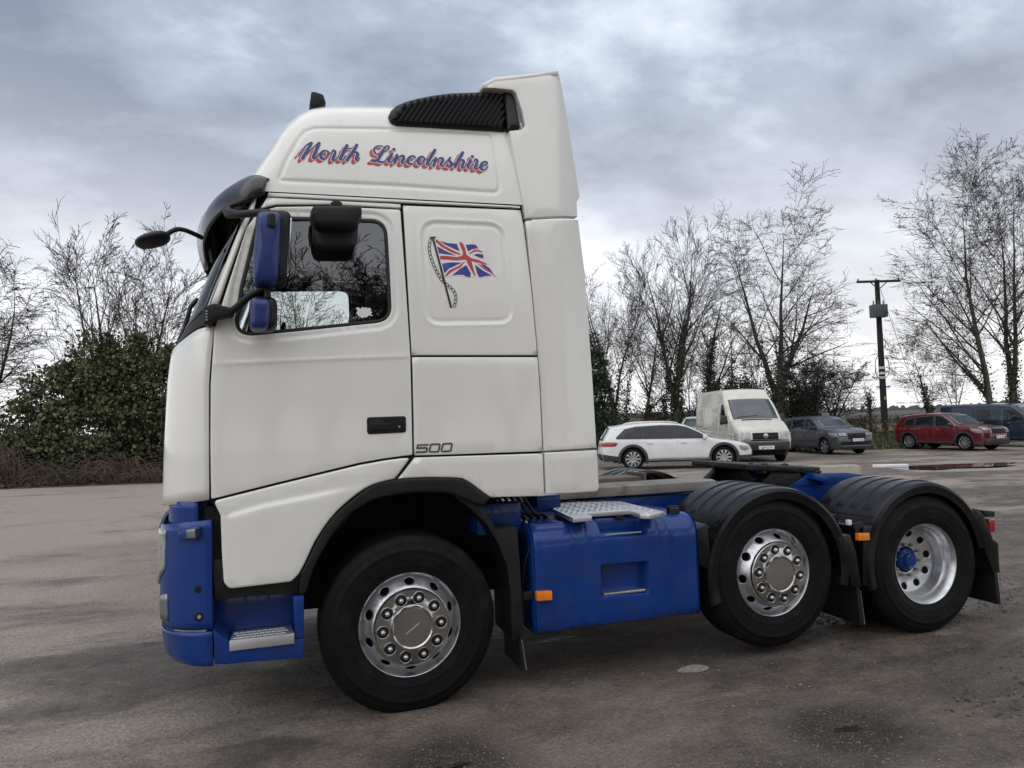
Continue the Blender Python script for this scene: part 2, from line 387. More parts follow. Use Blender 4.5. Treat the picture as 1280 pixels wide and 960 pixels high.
def ground_mat():
    m = bpy.data.materials.new('wet_worn_asphalt'); m.use_nodes = True; t = m.node_tree; b = t.nodes['Principled BSDF']; n = t.nodes.new; l = t.links.new
    tcn = n('ShaderNodeTexCoord')
    def nz(scale, stretch, det=8, rough=.6, dist=0., rz=0., loc=(0, 0, 0)):
        mpn = n('ShaderNodeMapping'); l(tcn.outputs['Object'], mpn.inputs[0]); mpn.inputs['Scale'].default_value = stretch; mpn.inputs['Rotation'].default_value = (0, 0, rz); mpn.inputs['Location'].default_value = loc
        q = n('ShaderNodeTexNoise'); q.inputs['Scale'].default_value = scale; q.inputs['Detail'].default_value = det; q.inputs['Roughness'].default_value = rough; q.inputs['Distortion'].default_value = dist
        l(mpn.outputs[0], q.inputs['Vector']); return q.outputs[0]
    def mr(v, a, b_, c=0., d=1.):
        q = n('ShaderNodeMapRange'); l(v, q.inputs[0]); q.inputs[1].default_value = a; q.inputs[2].default_value = b_; q.inputs[3].default_value = c; q.inputs[4].default_value = d; return q.outputs[0]
    def mix(f, a, c, mode='MIX'):
        q = n('ShaderNodeMix'); q.data_type = 'RGBA'; q.blend_type = mode
        if isinstance(f, (int, float)): q.inputs[0].default_value = f
        else: l(f, q.inputs[0])
        for i, v in ((6, a), (7, c)):
            if isinstance(v, tuple): q.inputs[i].default_value = (*v, 1)
            else: l(v, q.inputs[i])
        return q.outputs[2]
    def mm(op, a, c):
        q = n('ShaderNodeMath'); q.operation = op
        for i, v in enumerate((a, c)):
            if isinstance(v, (int, float)): q.inputs[i].default_value = v
            else: l(v, q.inputs[i])
        return q.outputs[0]
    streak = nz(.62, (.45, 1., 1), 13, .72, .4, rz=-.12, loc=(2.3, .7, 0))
    broad = nz(.16, (.5, 1, 1), 6, .55, .4, loc=(7, 3, 0))
    mid = nz(2.6, (.75, 1.2, 1), 12, .74, .2)
    px_ = n('ShaderNodeSeparateXYZ'); l(tcn.outputs['Object'], px_.inputs[0])
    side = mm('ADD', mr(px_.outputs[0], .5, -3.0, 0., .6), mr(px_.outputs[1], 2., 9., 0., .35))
    fine = nz(38, (1, 1, 1), 6, .75)
    base = mix(mr(mid, .36, .64), (.066, .052, .041), (.168, .136, .109))
    pale = mr(mm('ADD', streak, mm('MULTIPLY', side, .22)), .50, .64)
    pale = mm('MULTIPLY', pale, mr(mm('ADD', broad, mm('MULTIPLY', side, .18)), .36, .56))
    base = mix(mm('MULTIPLY', pale, .85), base, (.385, .33, .278))
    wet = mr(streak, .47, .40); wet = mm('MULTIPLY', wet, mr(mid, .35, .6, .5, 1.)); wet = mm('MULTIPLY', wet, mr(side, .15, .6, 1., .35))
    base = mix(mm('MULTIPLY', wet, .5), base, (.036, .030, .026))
    damp = None
    for (cx_, cy_), a_, b_ in pud[:2]:
        q = n('ShaderNodeVectorMath'); q.operation = 'DISTANCE'; l(tcn.outputs['Object'], q.inputs[0]); q.inputs[1].default_value = (cx_, cy_, 0)
        dd = mr(mm('SUBTRACT', q.outputs['Value'], mm('MULTIPLY', mid, .5)), -.02, .28, 1., 0.); damp = dd if damp is None else mm('MAXIMUM', damp, dd)
    base = mix(mm('MULTIPLY', damp, .8), base, (.026, .021, .018)); wet = mm('MAXIMUM', wet, damp)
    # grit: small stones showing in the binder
    vo = n('ShaderNodeTexVoronoi'); vo.inputs['Scale'].default_value = 75; l(tcn.outputs['Object'], vo.inputs['Vector'])
    sv = n('ShaderNodeSeparateColor'); l(vo.outputs['Color'], sv.inputs[0])
    stone = mm('MULTIPLY', mr(vo.outputs['Distance'], .45, .25), mr(sv.outputs[0], .52, .62))
    gcol = mix(sv.outputs[1], (.07, .058, .048), (.34, .29, .225))
    base = mix(mm('MULTIPLY', stone, mr(mid, .40, .56, .15, .75)), base, gcol)
    # cracks in the worn surface
    wv_ = n('ShaderNodeVectorMath'); wv_.operation = 'ADD'; l(tcn.outputs['Object'], wv_.inputs[0])
    wn = n('ShaderNodeTexNoise'); wn.inputs['Scale'].default_value = 1.3; wn.inputs['Detail'].default_value = 6; l(tcn.outputs['Object'], wn.inputs['Vector']); l(wn.outputs['Color'], wv_.inputs[1])
    ck = n('ShaderNodeTexVoronoi'); ck.feature = 'DISTANCE_TO_EDGE'; ck.inputs['Scale'].default_value = .55; l(wv_.outputs[0], ck.inputs['Vector'])
    crack = mm('MULTIPLY', mr(ck.outputs['Distance'], .004, .012, 1., 0.), mr(broad, .46, .54))
    base = mix(mm('MULTIPLY', crack, .28), base, (.025, .021, .018))
    # the yard gives way to rough pasture far out
    ds = n('ShaderNodeVectorMath'); ds.operation = 'LENGTH'; l(tcn.outputs['Object'], ds.inputs[0])
    base = mix(mr(mm('ADD', ds.outputs['Value'], mm('MULTIPLY', broad, 12.)), 60., 64.), base, (.085, .085, .036))
    fine2 = nz(150, (1, 1, 1), 4, .7)
    base = mix(mr(fine, .35, .65, 0, .8), base, mix(1., base, (.52, .52, .53), 'MULTIPLY'))
    base = mix(mr(fine2, .42, .66, 0, .75), base, mix(1., base, (1.7, 1.68, 1.62), 'MULTIPLY'))
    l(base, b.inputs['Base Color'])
    ro = mr(wet, 0, 1, .78, .30); l(mm('ADD', ro, mr(fine, .3, .7, -.1, .1)), b.inputs['Roughness'])
    b.inputs['Specular IOR Level'].default_value = .45
    # relief
    v2 = n('ShaderNodeTexVoronoi'); v2.inputs['Scale'].default_value = 26; l(tcn.outputs['Object'], v2.inputs['Vector'])
    h = mm('ADD', mm('MULTIPLY', fine, .5), mm('ADD', mm('MULTIPLY', mid, 2.2), mm('MULTIPLY', mr(v2.outputs['Distance'], 0, .6, 1, 0), .35)))
    h = mm('ADD', h, mm('MULTIPLY', stone, .4)); h = mm('MULTIPLY', h, mr(wet, 0, 1, 1, .45)); h = mm('SUBTRACT', h, mm('MULTIPLY', crack, .3))
    bp = n('ShaderNodeBump'); bp.inputs['Strength'].default_value = .95; bp.inputs['Distance'].default_value = .02; l(h, bp.inputs['Height']); l(bp.outputs[0], b.inputs['Normal'])
    return m
MATS['ground'] = ground_mat()
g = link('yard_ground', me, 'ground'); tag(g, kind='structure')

# puddles
pm('puddle_water', (.035, .030, .026), .03, var=.1, spec=.6, rvar=.01)
pud_lab = ['small dark rain puddle in the gravelly asphalt in front of the pusher axle', 'shallow brown puddle at the bottom edge of the picture below the front wheel', 'long rain puddle reflecting the red car']
for k, ((cx_, cy_), a, b) in enumerate(pud):
    rr = np.random.RandomState(20 + k); ph = rr.rand(6) * 6.28; v = []
    sa, sb = (.20, .16) if k < 2 else (.98, .8)
    for i in range(72):
        t = i / 72 * 2 * math.pi; q = 1 + sum(.16 / (j + 1) ** .7 * math.sin((j + 2) * t + ph[j]) for j in range(6))
        v.append((cx_ + a * sa * q * math.cos(t), cy_ + b * sb * q * math.sin(t)))
    zz = float(gz(cx_, cy_)) - (.012 if k < 2 else -.006)
    v3 = [(x, y, zz) for x, y in v] + [(cx_, cy_, zz)]
    o = mk('puddle', v3, [(i, (i + 1) % 72, 72) for i in range(72)], 'puddle_water'); tag(o, pud_lab[k], None, None, 'structure')

# loose grit scattered over the near yard
def grit():
    rs = np.random.RandomState(9); V, F = [], []
    base = np.array([(1, 0, 0), (-1, 0, 0), (0, 1, 0), (0, -1, 0), (0, 0, 1), (0, 0, -1)], float)
    fc = [(0, 2, 4), (2, 1, 4), (1, 3, 4), (3, 0, 4), (2, 0, 5), (1, 2, 5), (3, 1, 5), (0, 3, 5)]
    for i in range(6500):
        px = rs.uniform(-60, 1340); py = 960 + 20 - rs.rand() ** 1.5 * 340
        if rs.rand() < .62: px = rs.uniform(520, 1340); py = rs.uniform(800, 980)
        p = at(px, py, z=0.)
        if p.y > 12: continue
        s = rs.uniform(.0022, .0060) * (1.8 if rs.rand() < .06 else 1)
        q = base * (1 + rs.uniform(-.35, .35, (6, 1))) * s * np.array([1, rs.uniform(.6, 1), .6]); an = rs.rand() * 6.28; c, s_ = math.cos(an), math.sin(an)
        q = q @ np.array([[c, s_, 0], [-s_, c, 0], [0, 0, 1]]); z0 = float(relief(p.x, p.y) * math.exp(-((p.x - 1) ** 2 + (p.y + 1) ** 2) / 300.) + dips(p.x, p.y))
        b0 = len(V); V.extend((q + np.array([p.x, p.y, z0 + s * .25])).tolist()); F.extend([(a + b0, b + b0, c_ + b0) for a, b, c_ in fc])
    o = mk('loose_grit', V, F, 'grit_stone', ang=0); tag(o, 'small loose stones strewn over the wet yard', 'gravel', kind='stuff')
def clods():
    rs = np.random.RandomState(31); V, F = [], []; t_ = (1 + 5 ** .5) / 2
    ico = np.array([(-1, t_, 0), (1, t_, 0), (-1, -t_, 0), (1, -t_, 0), (0, -1, t_), (0, 1, t_), (0, -1, -t_), (0, 1, -t_), (t_, 0, -1), (t_, 0, 1), (-t_, 0, -1), (-t_, 0, 1)]) / 1.9
    fc = [(0, 11, 5), (0, 5, 1), (0, 1, 7), (0, 7, 10), (0, 10, 11), (1, 5, 9), (5, 11, 4), (11, 10, 2), (10, 7, 6), (7, 1, 8), (3, 9, 4), (3, 4, 2), (3, 2, 6), (3, 6, 8), (3, 8, 9), (4, 9, 5), (2, 4, 11), (6, 2, 10), (8, 6, 7), (9, 8, 1)]
    for i in range(700):
        if i < 620: t = rs.rand(); px = 940 + t * 330 + rs.normal(0, 8); py = 802 - t * 62 + rs.normal(0, 9) + (10 if rs.rand() < .4 else -6)
        elif i < 760: px = rs.uniform(1180, 1280); py = rs.uniform(800, 900)
        else: continue
        p = at(px, py, z=0.); s = rs.uniform(.004, .011) * (1.5 if rs.rand() < .08 else 1)
        q = ico * (1 + rs.uniform(-.3, .3, (12, 1))) * s * np.array([1.3, 1, .55]); an = rs.rand() * 6.28; c, s_ = math.cos(an), math.sin(an); q = q @ np.array([[c, s_, 0], [-s_, c, 0], [0, 0, 1]])
        z0 = float(relief(p.x, p.y) * math.exp(-((p.x - 1) ** 2 + (p.y + 1) ** 2) / 300.) + dips(p.x, p.y)); b0 = len(V); V.extend((q + np.array([p.x, p.y, z0 + s * .15])).tolist()); F.extend([(a + b0, b + b0, d + b0) for a, b, d in fc])
    o = mk('mud_crumbs', V, F, 'mud', ang=0); tag(o, 'dark mud crumbs left by tyres on the yard', 'mud', kind='stuff')
pm('mud', (.048, .036, .027), .85, var=.4, vscale=20)
pm('grit_stone', (.20, .165, .13), .85, var=.6, vscale=30)
grit(); clods()
# ------------------------------------------------------------------ tractor unit: cab
truck = empty('tractor_unit', (0, 0, 0))
tag(truck, 'white and blue three-axle truck tractor unit with tall sleeper cab, parked side-on', 'truck')
YC = 1.2                                     # centre line of the truck
def smooth_tab(xs, ys, sig):
    g_ = np.linspace(xs[0] - 1, xs[-1] + 1, 1500); v = np.interp(g_, xs, ys); h = g_[1] - g_[0]; k = np.arange(-int(3 * sig / h), int(3 * sig / h) + 1) * h
    ker = np.exp(-k * k / (2 * sig * sig)); ker /= ker.sum(); v2 = np.convolve(np.pad(v, len(k) // 2, mode='edge'), ker, 'valid')
    return lambda q: np.interp(q, g_, v2)
ytum = smooth_tab([0, 1.5, 2.0, 2.5, 3.05, 3.3, 3.5, 3.8, 4.2], [-.05, -.05, -.042, -.008, .045, .075, .105, .16, .24], .08)
_fp = [(205, 690), (203, 632), (205, 560), (209, 480), (214, 440), (221, 430), (227.5, 419), (234, 408), (245, 380), (262, 340), (278, 307), (292, 281), (306, 250)]
_fq = [at(a, b, y=.25) for a, b in _fp]
xfz = smooth_tab([q.z for q in _fq], [q.x - .004 for q in _fq], .02)
_dl = [at(262, 620, y=-.05), at(261, 480, y=-.04), at(266, 412, y=-.02), at(275, 380, y=-.01), at(306, 282, y=.03), at(318, 255, y=.05)]
xdz = smooth_tab([q.z for q in _dl], [q.x for q in _dl], .015)       # front edge of the door
xsz = lambda z: xdz(z) + .03
RC = .34
def corner(x, z):
    xs = xsz(z); t = np.clip((xs - x) / np.maximum(.05, xs - xfz(z)), 0, .999); return RC * (1 - np.sqrt(1 - t * t))
def surf(x, z): return ytum(z) + corner(x, z)
def MS(off=0.): return lambda x, z, d: (x, surf(x, z) + d + off, z)
def S(pts, off=0., sf=surf):
    o = []
    for a, b in pts:
        y = 0.
        for _ in range(5):
            p = at(a, b, y=y + off); y = float(sf(p.x, p.z))
        o.append((p.x, p.z))
    return o
MIRROR = []                                  # parts that the far side repeats
def keep(o): MIRROR.append(o); return o

def sp2(l, n=6): return [tuple(p) for p in spline(l, n)]
# inner skin, dark, seen through the shut lines
win_px = [(322, 269.5), (483.5, 274), (487, 330), (490.5, 401.5), (400, 411), (289.5, 422), (300, 358)]
win = fillet(S(win_px), [.05, .10, 0, .11, 0, .10, 0], 10)
skin = S([(262, 626), (262, 480), (266, 414), (275, 381), (306, 284), (321, 263), (333, 243), (650, 258), (672, 446), (679, 618), (613, 620), (593, 606), (573, 596), (547, 595), (480, 599), (374, 715), (285, 732), (276, 640)], .02)
keep(panel('inner_skin', skin, MS(.024), 'dark_void', truck, holes=[win], th=.004, rb=0, grid=.09))

# door with window opening
door_px = [(323, 264), (346, 258.6), (410, 257.6), (500.5, 262), (508.8, 380), (513, 445), (515.8, 568.6), (502, 570), (480, 573), (450, 578.3), (350, 602.5), (263.8, 624), (262.8, 560), (263.2, 480), (268, 412), (277.5, 380), (309, 283)]
dpoly = fillet(S(door_px), [.02, .05, 0, .015, 0, 0, .01, 0, 0, 0, 0, .01, 0, 0, .03, 0, 0])
wl = resample(win, .03); cre = S([(266, 455.5), (350, 451.5), (440, 448), (512, 445.5)])
def door_disp(x, z):
    d = bdist(np.stack([x, z], 1), [wl]); e = .007 * (1 - sstep(.028, .05, d))
    zc_ = np.interp(x, [c[0] for c in cre], [c[1] for c in cre]); q = z - zc_
    return e - .004 * np.exp(-(q / .012) ** 2) * sstep(-1.08, -.95, x) + .003 * sstep(-.02, .02, -q)
ex = np.concatenate([offs(wl, k) for k in (-.012, -.024, -.03, -.036, -.042, -.048, -.055, -.07, .012, .024, .03, .036, .042, .048, .055, .07)] + [np.array([(x, np.interp(x, [c[0] for c in cre], [c[1] for c in cre]) + dz) for x in np.linspace(-1.06, .02, 40)]) for dz in (-.024, -.014, -.007, 0, .007, .014, .024)])
door = keep(panel('door', dpoly, MS(), 'white_paint', truck, holes=[win], th=.03, rb=.0045, grid=.05, disp=door_disp, extra=ex, hole_th=.03))
wr = resample(win, .03); wi = offs(wr, -.020 if area2(wr) < 0 else .020)
keep(panel('window_seal', [tuple(p) for p in wr], MS(.008), 'seal_rubber', door, holes=[[tuple(p) for p in wi]], th=.02, rb=.006, grid=.02, edge=.03))
keep(panel('window_glass', [tuple(p) for p in wi], MS(.017), 'cab_glass', door, th=0, rb=0, grid=.08, edge=.04))
# ragged white patch laid over the glass in the lower corner of the pane
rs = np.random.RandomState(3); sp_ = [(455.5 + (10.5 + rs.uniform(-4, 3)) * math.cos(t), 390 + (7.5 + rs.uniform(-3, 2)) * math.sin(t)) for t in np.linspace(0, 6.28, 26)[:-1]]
o = panel('pane_patch', S(sp_), MS(.0155), 'print_white', door, th=0, rb=0, grid=.03, edge=.02); tag(o, 'ragged pale patch on the lower corner of the cab window')
# door handle recess
hp = fillet(S([(458.5, 521.5), (507.5, 520), (507.8, 540.5), (459, 543)]), .018)
o = panel('door_handle', hp, MS(-.004), 'black_plastic', door, th=.012, rb=.006, grid=.02)
hq = fillet(S([(461, 524), (488, 523.4), (488, 538.5), (461, 539.5)]), .006)
panel('handle_recess', hq, MS(-.0055), 'dark_void', o, th=.004, rb=0, grid=.03)
panel('handle_grip', fillet(S([(461.5, 529), (487.5, 528.5), (487.5, 537), (461.5, 538)]), .004), MS(-.012), 'black_plastic', o, th=.006, rb=.004, grid=.02)
c0 = S([(499, 533.6)])[0]; lathe('door_lock', [(.0, -.004), (.006, -.004), (.009, 0), (.009, .006)], 'chrome', o, 16, loc=(c0[0], float(surf(*c0)) - .006, c0[1]))

# header strips over the door
keep(panel('header_strip', S([(334, 247), (500.5, 255), (501, 259.8), (410, 254.8), (345, 255.2), (326, 259.5)]), MS(), 'white_paint', truck, th=.02, rb=.003, grid=.06))
keep(panel('drip_rail', S([(335.5, 240.8), (649.5, 257.6), (650.4, 259.8), (334.5, 245.4)]), MS(-.004), 'white_paint', truck, th=.02, rb=.004, grid=.06))

# sleeper side panels
sq = fillet(S([(526, 276), (628.5, 280.5), (641, 403), (533, 404.5)]), [.11, .11, .09, .09], 8); sql = resample(sq, .02)
def sl_disp(x, z):
    p = np.stack([x, z], 1); d = bdist(p, [sql]) * np.where(inside(p, sql), 1, -1)
    return .006 * sstep(-.010, .012, d) - .003 * sstep(.020, .034, d) - .002 * np.exp(-((d + .016) / .008) ** 2)
ex = np.concatenate([offs(sql, k) for k in (-.06, -.05, -.045, -.04, -.035, -.03, -.022, -.016, -.01, -.005, 0, .006, .012, .018, .024, .03, .04, .05, .06)])
slp = keep(panel('sleeper_panel', S([(504.2, 256.8), (650.7, 262.6), (655, 285), (664, 360), (671.8, 443.8), (515, 443.8), (509.5, 350)]), MS(), 'white_paint', truck, th=.03, rb=.004, grid=.05, disp=sl_disp, extra=ex))
keep(panel('sleeper_lower_panel', S([(515.6, 446.4), (672, 446.4), (675, 490), (678.2, 564), (540, 568.8), (518.2, 569.2)]), MS(), 'white_paint', truck, th=.03, rb=.004, grid=.05))
# lower panels round the wheel arch
keep(panel('arch_panel', S([(519, 572), (678.3, 566.8), (680.5, 620)] + sp2([(613.5, 621.8), (603, 614.5), (593, 607), (583, 600.5), (573, 597.4), (547, 596.6), (520, 597), (497.5, 598.6)])), MS(-.004), 'white_paint', truck, th=.05, rb=.008, grid=.05))
lo_px = [(266.8, 626.6), (350, 605.6), (450, 581.5), (480, 576), (501, 573.2), (513, 572.5)] + sp2([(494, 598.5), (465, 606.5), (440, 622.5), (415, 646), (395, 675), (382, 702), (373.5, 718)]) + [(364, 727.5), (286, 736.5), (279.5, 728), (277, 690), (275.5, 645)]
cr2 = S([(276, 645), (289, 642), (330, 630), (400, 616), (445, 606)])
def lo_disp(x, z):
    zc_ = np.interp(x, [c[0] for c in cr2], [c[1] for c in cr2]); q = zc_ - z
    return .014 * (1 - sstep(-.010, .030, q)) * (1 - sstep(-.55, -.2, x)) * sstep(-1.03, -.96, x)
ex = np.concatenate([np.array([(x, np.interp(x, [c[0] for c in cr2], [c[1] for c in cr2]) + dz) for x in np.linspace(-1.02, -.15, 50)]) for dz in (-.035, -.022, -.016, -.01, -.004, .002, .01, .02)])
keep(panel('step_side_panel', fillet(S(lo_px, -.012), [.02, 0, 0, 0, 0, .01] + [0] * 37 + [.03, .05, .04, 0, .02]), MS(-.012), 'white_paint', truck, th=.06, rb=.012, grid=.05, disp=lo_disp, extra=ex))

# "500" and flag and lettering: flat print laid a millimetre or two over the panels
def stroke_vf(pts, wd, M, off, lift):
    """ribbon along pts (pixels, with width) laid on the surface"""
    P = spline(pts, 7); v, f = [], []
    xy = np.array([(p[0], p[1]) for p in P]); t = np.gradient(xy, axis=0); t /= np.linalg.norm(t, axis=1)[:, None] + 1e-9; nn_ = np.stack([-t[:, 1], t[:, 0]], 1)
    ww = np.array([p[2] for p in P]) * .5 + wd
    A = S([tuple(q) for q in xy + nn_ * ww[:, None]], off, M[1]); B = S([tuple(q) for q in xy - nn_ * ww[:, None]], off, M[1])
    for a, b in zip(A, B):
        v.append(M[0](a[0], a[1], -lift)); v.append(M[0](b[0], b[1], -lift))
    for i in range(len(P) - 1): f.append((2 * i, 2 * i + 1, 2 * i + 3, 2 * i + 2))
    k0 = len(v)                               # round ends
    for end in (0, len(P) - 1):
        c = xy[end]; ring = [tuple(c + ww[end] * .98 * np.array([math.cos(a), math.sin(a)])) for a in np.linspace(0, 6.283, 9)[:-1]]
        R2 = S(ring, off, M[1]); b0 = len(v); v += [M[0](q[0], q[1], -lift - .00004) for q in R2]; f.append(tuple(range(b0, b0 + 8)))
    return v, f
def strokes(name, lst, wd, M, off, lift, mat, parent, shift=(0, 0)):
    V, F = [], []
    for st in lst:
        v, f = stroke_vf([(p[0] + shift[0], p[1] + shift[1], p[2]) for p in st], wd, M, off, lift + .00003 * (len(V) % 7)); b = len(V); V += v; F += [tuple(i + b for i in q) for q in f]
    return mk(name, V, F, mat, parent, 0)
C4 = lambda l, w_: [(450 + x / 9.846, 510 + y / 9.846, w_ / 9.846) for x, y in l]
MSd = (MS(), surf)
def seglines(l, w_):                          # straight-cornered strokes: one ribbon per segment
    c = C4(l, w_); return [[c[i], c[i + 1]] for i in range(len(c) - 1)]
five = seglines([(835, 452), (712, 456), (700, 494)], 19) + seglines([(700, 494), (815, 490), (825, 503), (815, 534), (800, 541), (692, 543)], 22)
o1 = seglines([(880, 447), (970, 443), (983, 453), (966, 528), (953, 537), (866, 540), (852, 530), (868, 456), (880, 447)], 19)
o2 = seglines([(1030, 440), (1118, 436), (1132, 446), (1116, 522), (1102, 530), (1014, 534), (1000, 524), (1018, 450), (1030, 440)], 19)
strokes('power_badge', five + o1 + o2, 0, MSd, 0, .003, 'print_grey', truck)
# flag
C3 = lambda l: [(525 + x / 8.727, 285 + y / 8.727) for x, y in l]
slm = None if 0 else lambda x, z, d: (x, surf(np.atleast_1d(x), np.atleast_1d(z))[0] + .007 + d, z)
def patch(name, px, mat, parent, lift, smooth=0, M=None):
    q = [tuple(p) for p in spline(px, smooth, True)] if smooth else px
    pl = S(q, .0035)
    return panel(name, pl, lambda x, z, d: (x, surf(x, z) + .0035 - lift + d, z), mat, parent, th=0, rb=0, grid=.03, edge=.012)
flag = patch('flag_print', C3([(155, 118), (225, 130), (300, 158), (400, 168), (430, 150), (500, 172), (600, 172), (640, 205), (690, 255), (700, 330), (750, 395), (780, 440), (840, 540), (770, 530), (640, 545), (560, 540), (480, 530), (350, 522), (265, 530)]), 'print_white', slp, .0016)
blues = [[(215, 140), (300, 165), (400, 173), (432, 255), (340, 215), (270, 180)], [(185, 198), (250, 235), (320, 270), (395, 302), (300, 290), (208, 278)], [(497, 185), (560, 178), (605, 182), (635, 222), (570, 232), (525, 258)], [(585, 298), (620, 280), (690, 290), (688, 335), (640, 320)],
         [(238, 388), (340, 375), (455, 378), (380, 415), (320, 440), (265, 497)], [(345, 520), (430, 450), (505, 405), (555, 500), (545, 540), (500, 530), (470, 512), (400, 512)], [(598, 402), (680, 460), (785, 520), (720, 525), (645, 540), (620, 490)], [(655, 395), (700, 400), (760, 440), (795, 490), (730, 450)]]
for b in blues: patch('flag_blue_field', C3(b), 'flag_blue', slp, .0022)
reds = [[(425, 160), (440, 155), (465, 170), (490, 220), (505, 290), (560, 330), (640, 350), (735, 395), (720, 402), (640, 380), (560, 362), (580, 440), (605, 520), (595, 525), (540, 430), (500, 345), (400, 355), (300, 345), (220, 342), (215, 305), (300, 305), (400, 318), (455, 305), (470, 270), (445, 210)],
        [(165, 125), (180, 125), (260, 190), (340, 235), (445, 285), (430, 293), (340, 265), (240, 210), (175, 155)], [(535, 275), (590, 240), (625, 235), (680, 258), (675, 270), (620, 253), (580, 265), (545, 285)],
        [(480, 368), (490, 372), (440, 430), (350, 475), (290, 525), (272, 520), (320, 460), (420, 415)], [(610, 378), (700, 430), (780, 480), (835, 537), (770, 492), (690, 445)]]
for b in reds: patch('flag_red_cross', C3(b), 'print_red', slp, .0028)
patch('flag_pole', C3([(105, 98), (168, 93), (170, 110), (152, 116), (350, 870), (328, 872), (130, 118), (108, 118)]), 'print_black', slp, .0034)
chain = [(118, 118), (105, 165), (98, 215), (104, 270), (118, 325), (138, 380), (160, 430), (185, 480), (215, 535), (250, 585), (300, 625), (345, 660), (378, 705), (392, 755), (385, 805), (370, 865)]
ch = spline([(x, y) for x, y in chain], 6); seg_ = np.cumsum([0] + [np.linalg.norm(ch[i + 1] - ch[i]) for i in range(len(ch) - 1)])
links = []; tot = seg_[-1]; nl = 19
for i in range(nl):
    s0, s1 = tot * i / nl, tot * (i + 1.12) / nl; pa = np.array([np.interp(min(s, tot), seg_, [c[k] for c in ch]) for s in (s0,) for k in (0, 1)]); pb = np.array([np.interp(min(s1, tot), seg_, [c[k] for c in ch]) for k in (0, 1)])
    d = pb - pa; nrm = np.array([-d[1], d[0]]) / (np.linalg.norm(d) + 1e-9) * 14; c = (pa + pb) / 2
    el = [c + d / 2 * math.cos(a) + nrm * math.sin(a) for a in np.linspace(0, 6.283, 9)]
    links.append([(525 + x / 8.727, 285 + y / 8.727, .75) for x, y in el])
strokes('flag_chain', links, 0, (lambda x, z, d: (x, float(surf(x, z)) + .0035 + d, z), surf), .0035, .0038, 'print_black', slp)
# ------------------------------------------------------------------ roof
seamz = lambda x: np.interp(x, [-.9, .9], [S([(333, 239)])[0][1], S([(650, 256)])[0][1]])
_sz = (S([(333, 239)])[0], S([(650, 256)])[0])
seamz = lambda x: _sz[0][1] + (np.asarray(x, float) - _sz[0][0]) * (_sz[1][1] - _sz[0][1]) / (_sz[1][0] - _sz[0][0])
_rt = [at(a, b, y=.36) for a, b in [(317, 227), (326, 209), (335, 193), (350, 166.5), (360, 154.5), (372, 144), (390, 135.3), (407, 132.6), (440, 132), (480, 132)]]
zt_ = smooth_tab([q.x for q in _rt] + [.9], [q.z + .002 for q in _rt] + [3.80], .012)
_a = np.array([0, .012, .03, .06, .10, .155, .23, .33, .50, .80, 1.155]); _b = np.array([0, .2, .4, .6, .75, .86, .94, .982, 1.0, 1.012, 1.016])
_sec = np.array(spline(list(zip(_a, _b)), 10)); _ya, _zb = _sec[:, 0], _sec[:, 1]
ROOFY = float(ytum(3.07))
def roof_y(x, z):
    H = np.maximum(.02, zt_(x) - seamz(x)); b = np.clip((z - seamz(x)) / H, 0, .999); return ROOFY + np.interp(b, _zb, _ya)
rpl = [(382, 160.6), (460, 160.6), (560, 163.6), (600, 165.6), (615, 166.6), (626, 241.5), (600, 240), (500, 233), (362, 226.5), (347.5, 225.6), (358, 200), (366, 186)]
rp = fillet(S(rpl, 0, roof_y), [.14, 0, 0, .0, .07, .06, .0, 0, .0, .07, 0, .0], 10); rpl_ = resample(rp, .02)
xs_ = np.unique(np.concatenate([np.linspace(-.868, -.5, 70), np.linspace(-.5, .845, 190)]))
def roof():
    ss = np.concatenate([np.linspace(0, .62, 130), np.linspace(.62, 1, 12)[1:]]); sy = np.interp(ss, np.linspace(0, 1, len(_ya)), _ya); sz = np.interp(ss, np.linspace(0, 1, len(_ya)), _zb)
    X, I = np.meshgrid(xs_, np.arange(len(ss)), indexing='ij'); Z = seamz(X) + np.maximum(.02, zt_(X) - seamz(X)) * sz[I]; Y = ROOFY + sy[I]
    p = np.stack([X.ravel(), Z.ravel()], 1); near = (Z.ravel() < 3.62); D = np.full(len(p), -1.)
    D[near] = bdist(p[near], [rpl_]) * np.where(inside(p[near], rpl_), 1, -1)
    D = D.reshape(X.shape); Y = Y + .0065 * np.exp(-(D / .013) ** 2) + .002 * sstep(-.012, .012, D)
    nx, ns = X.shape; v = np.stack([X, Y, Z], -1).reshape(-1, 3); f = []
    for i in range(nx - 1):
        for j in range(ns - 1): f.append((i * ns + j, (i + 1) * ns + j, (i + 1) * ns + j + 1, i * ns + j + 1))
    b = len(v); v2 = v.copy(); v2[:, 1] = 2 * YC - v2[:, 1]; vv = np.concatenate([v, v2]); ff = f + [tuple(b + i for i in q[::-1]) for q in f]
    # rear wall of the roof
    e1 = [(nx - 1) * ns + j for j in range(ns)]; ff.append(tuple(e1 + [b + j for j in e1[::-1]]))
    return mk('roof_shell', vv, ff, 'white_paint', truck, 40)
roof_o = roof()
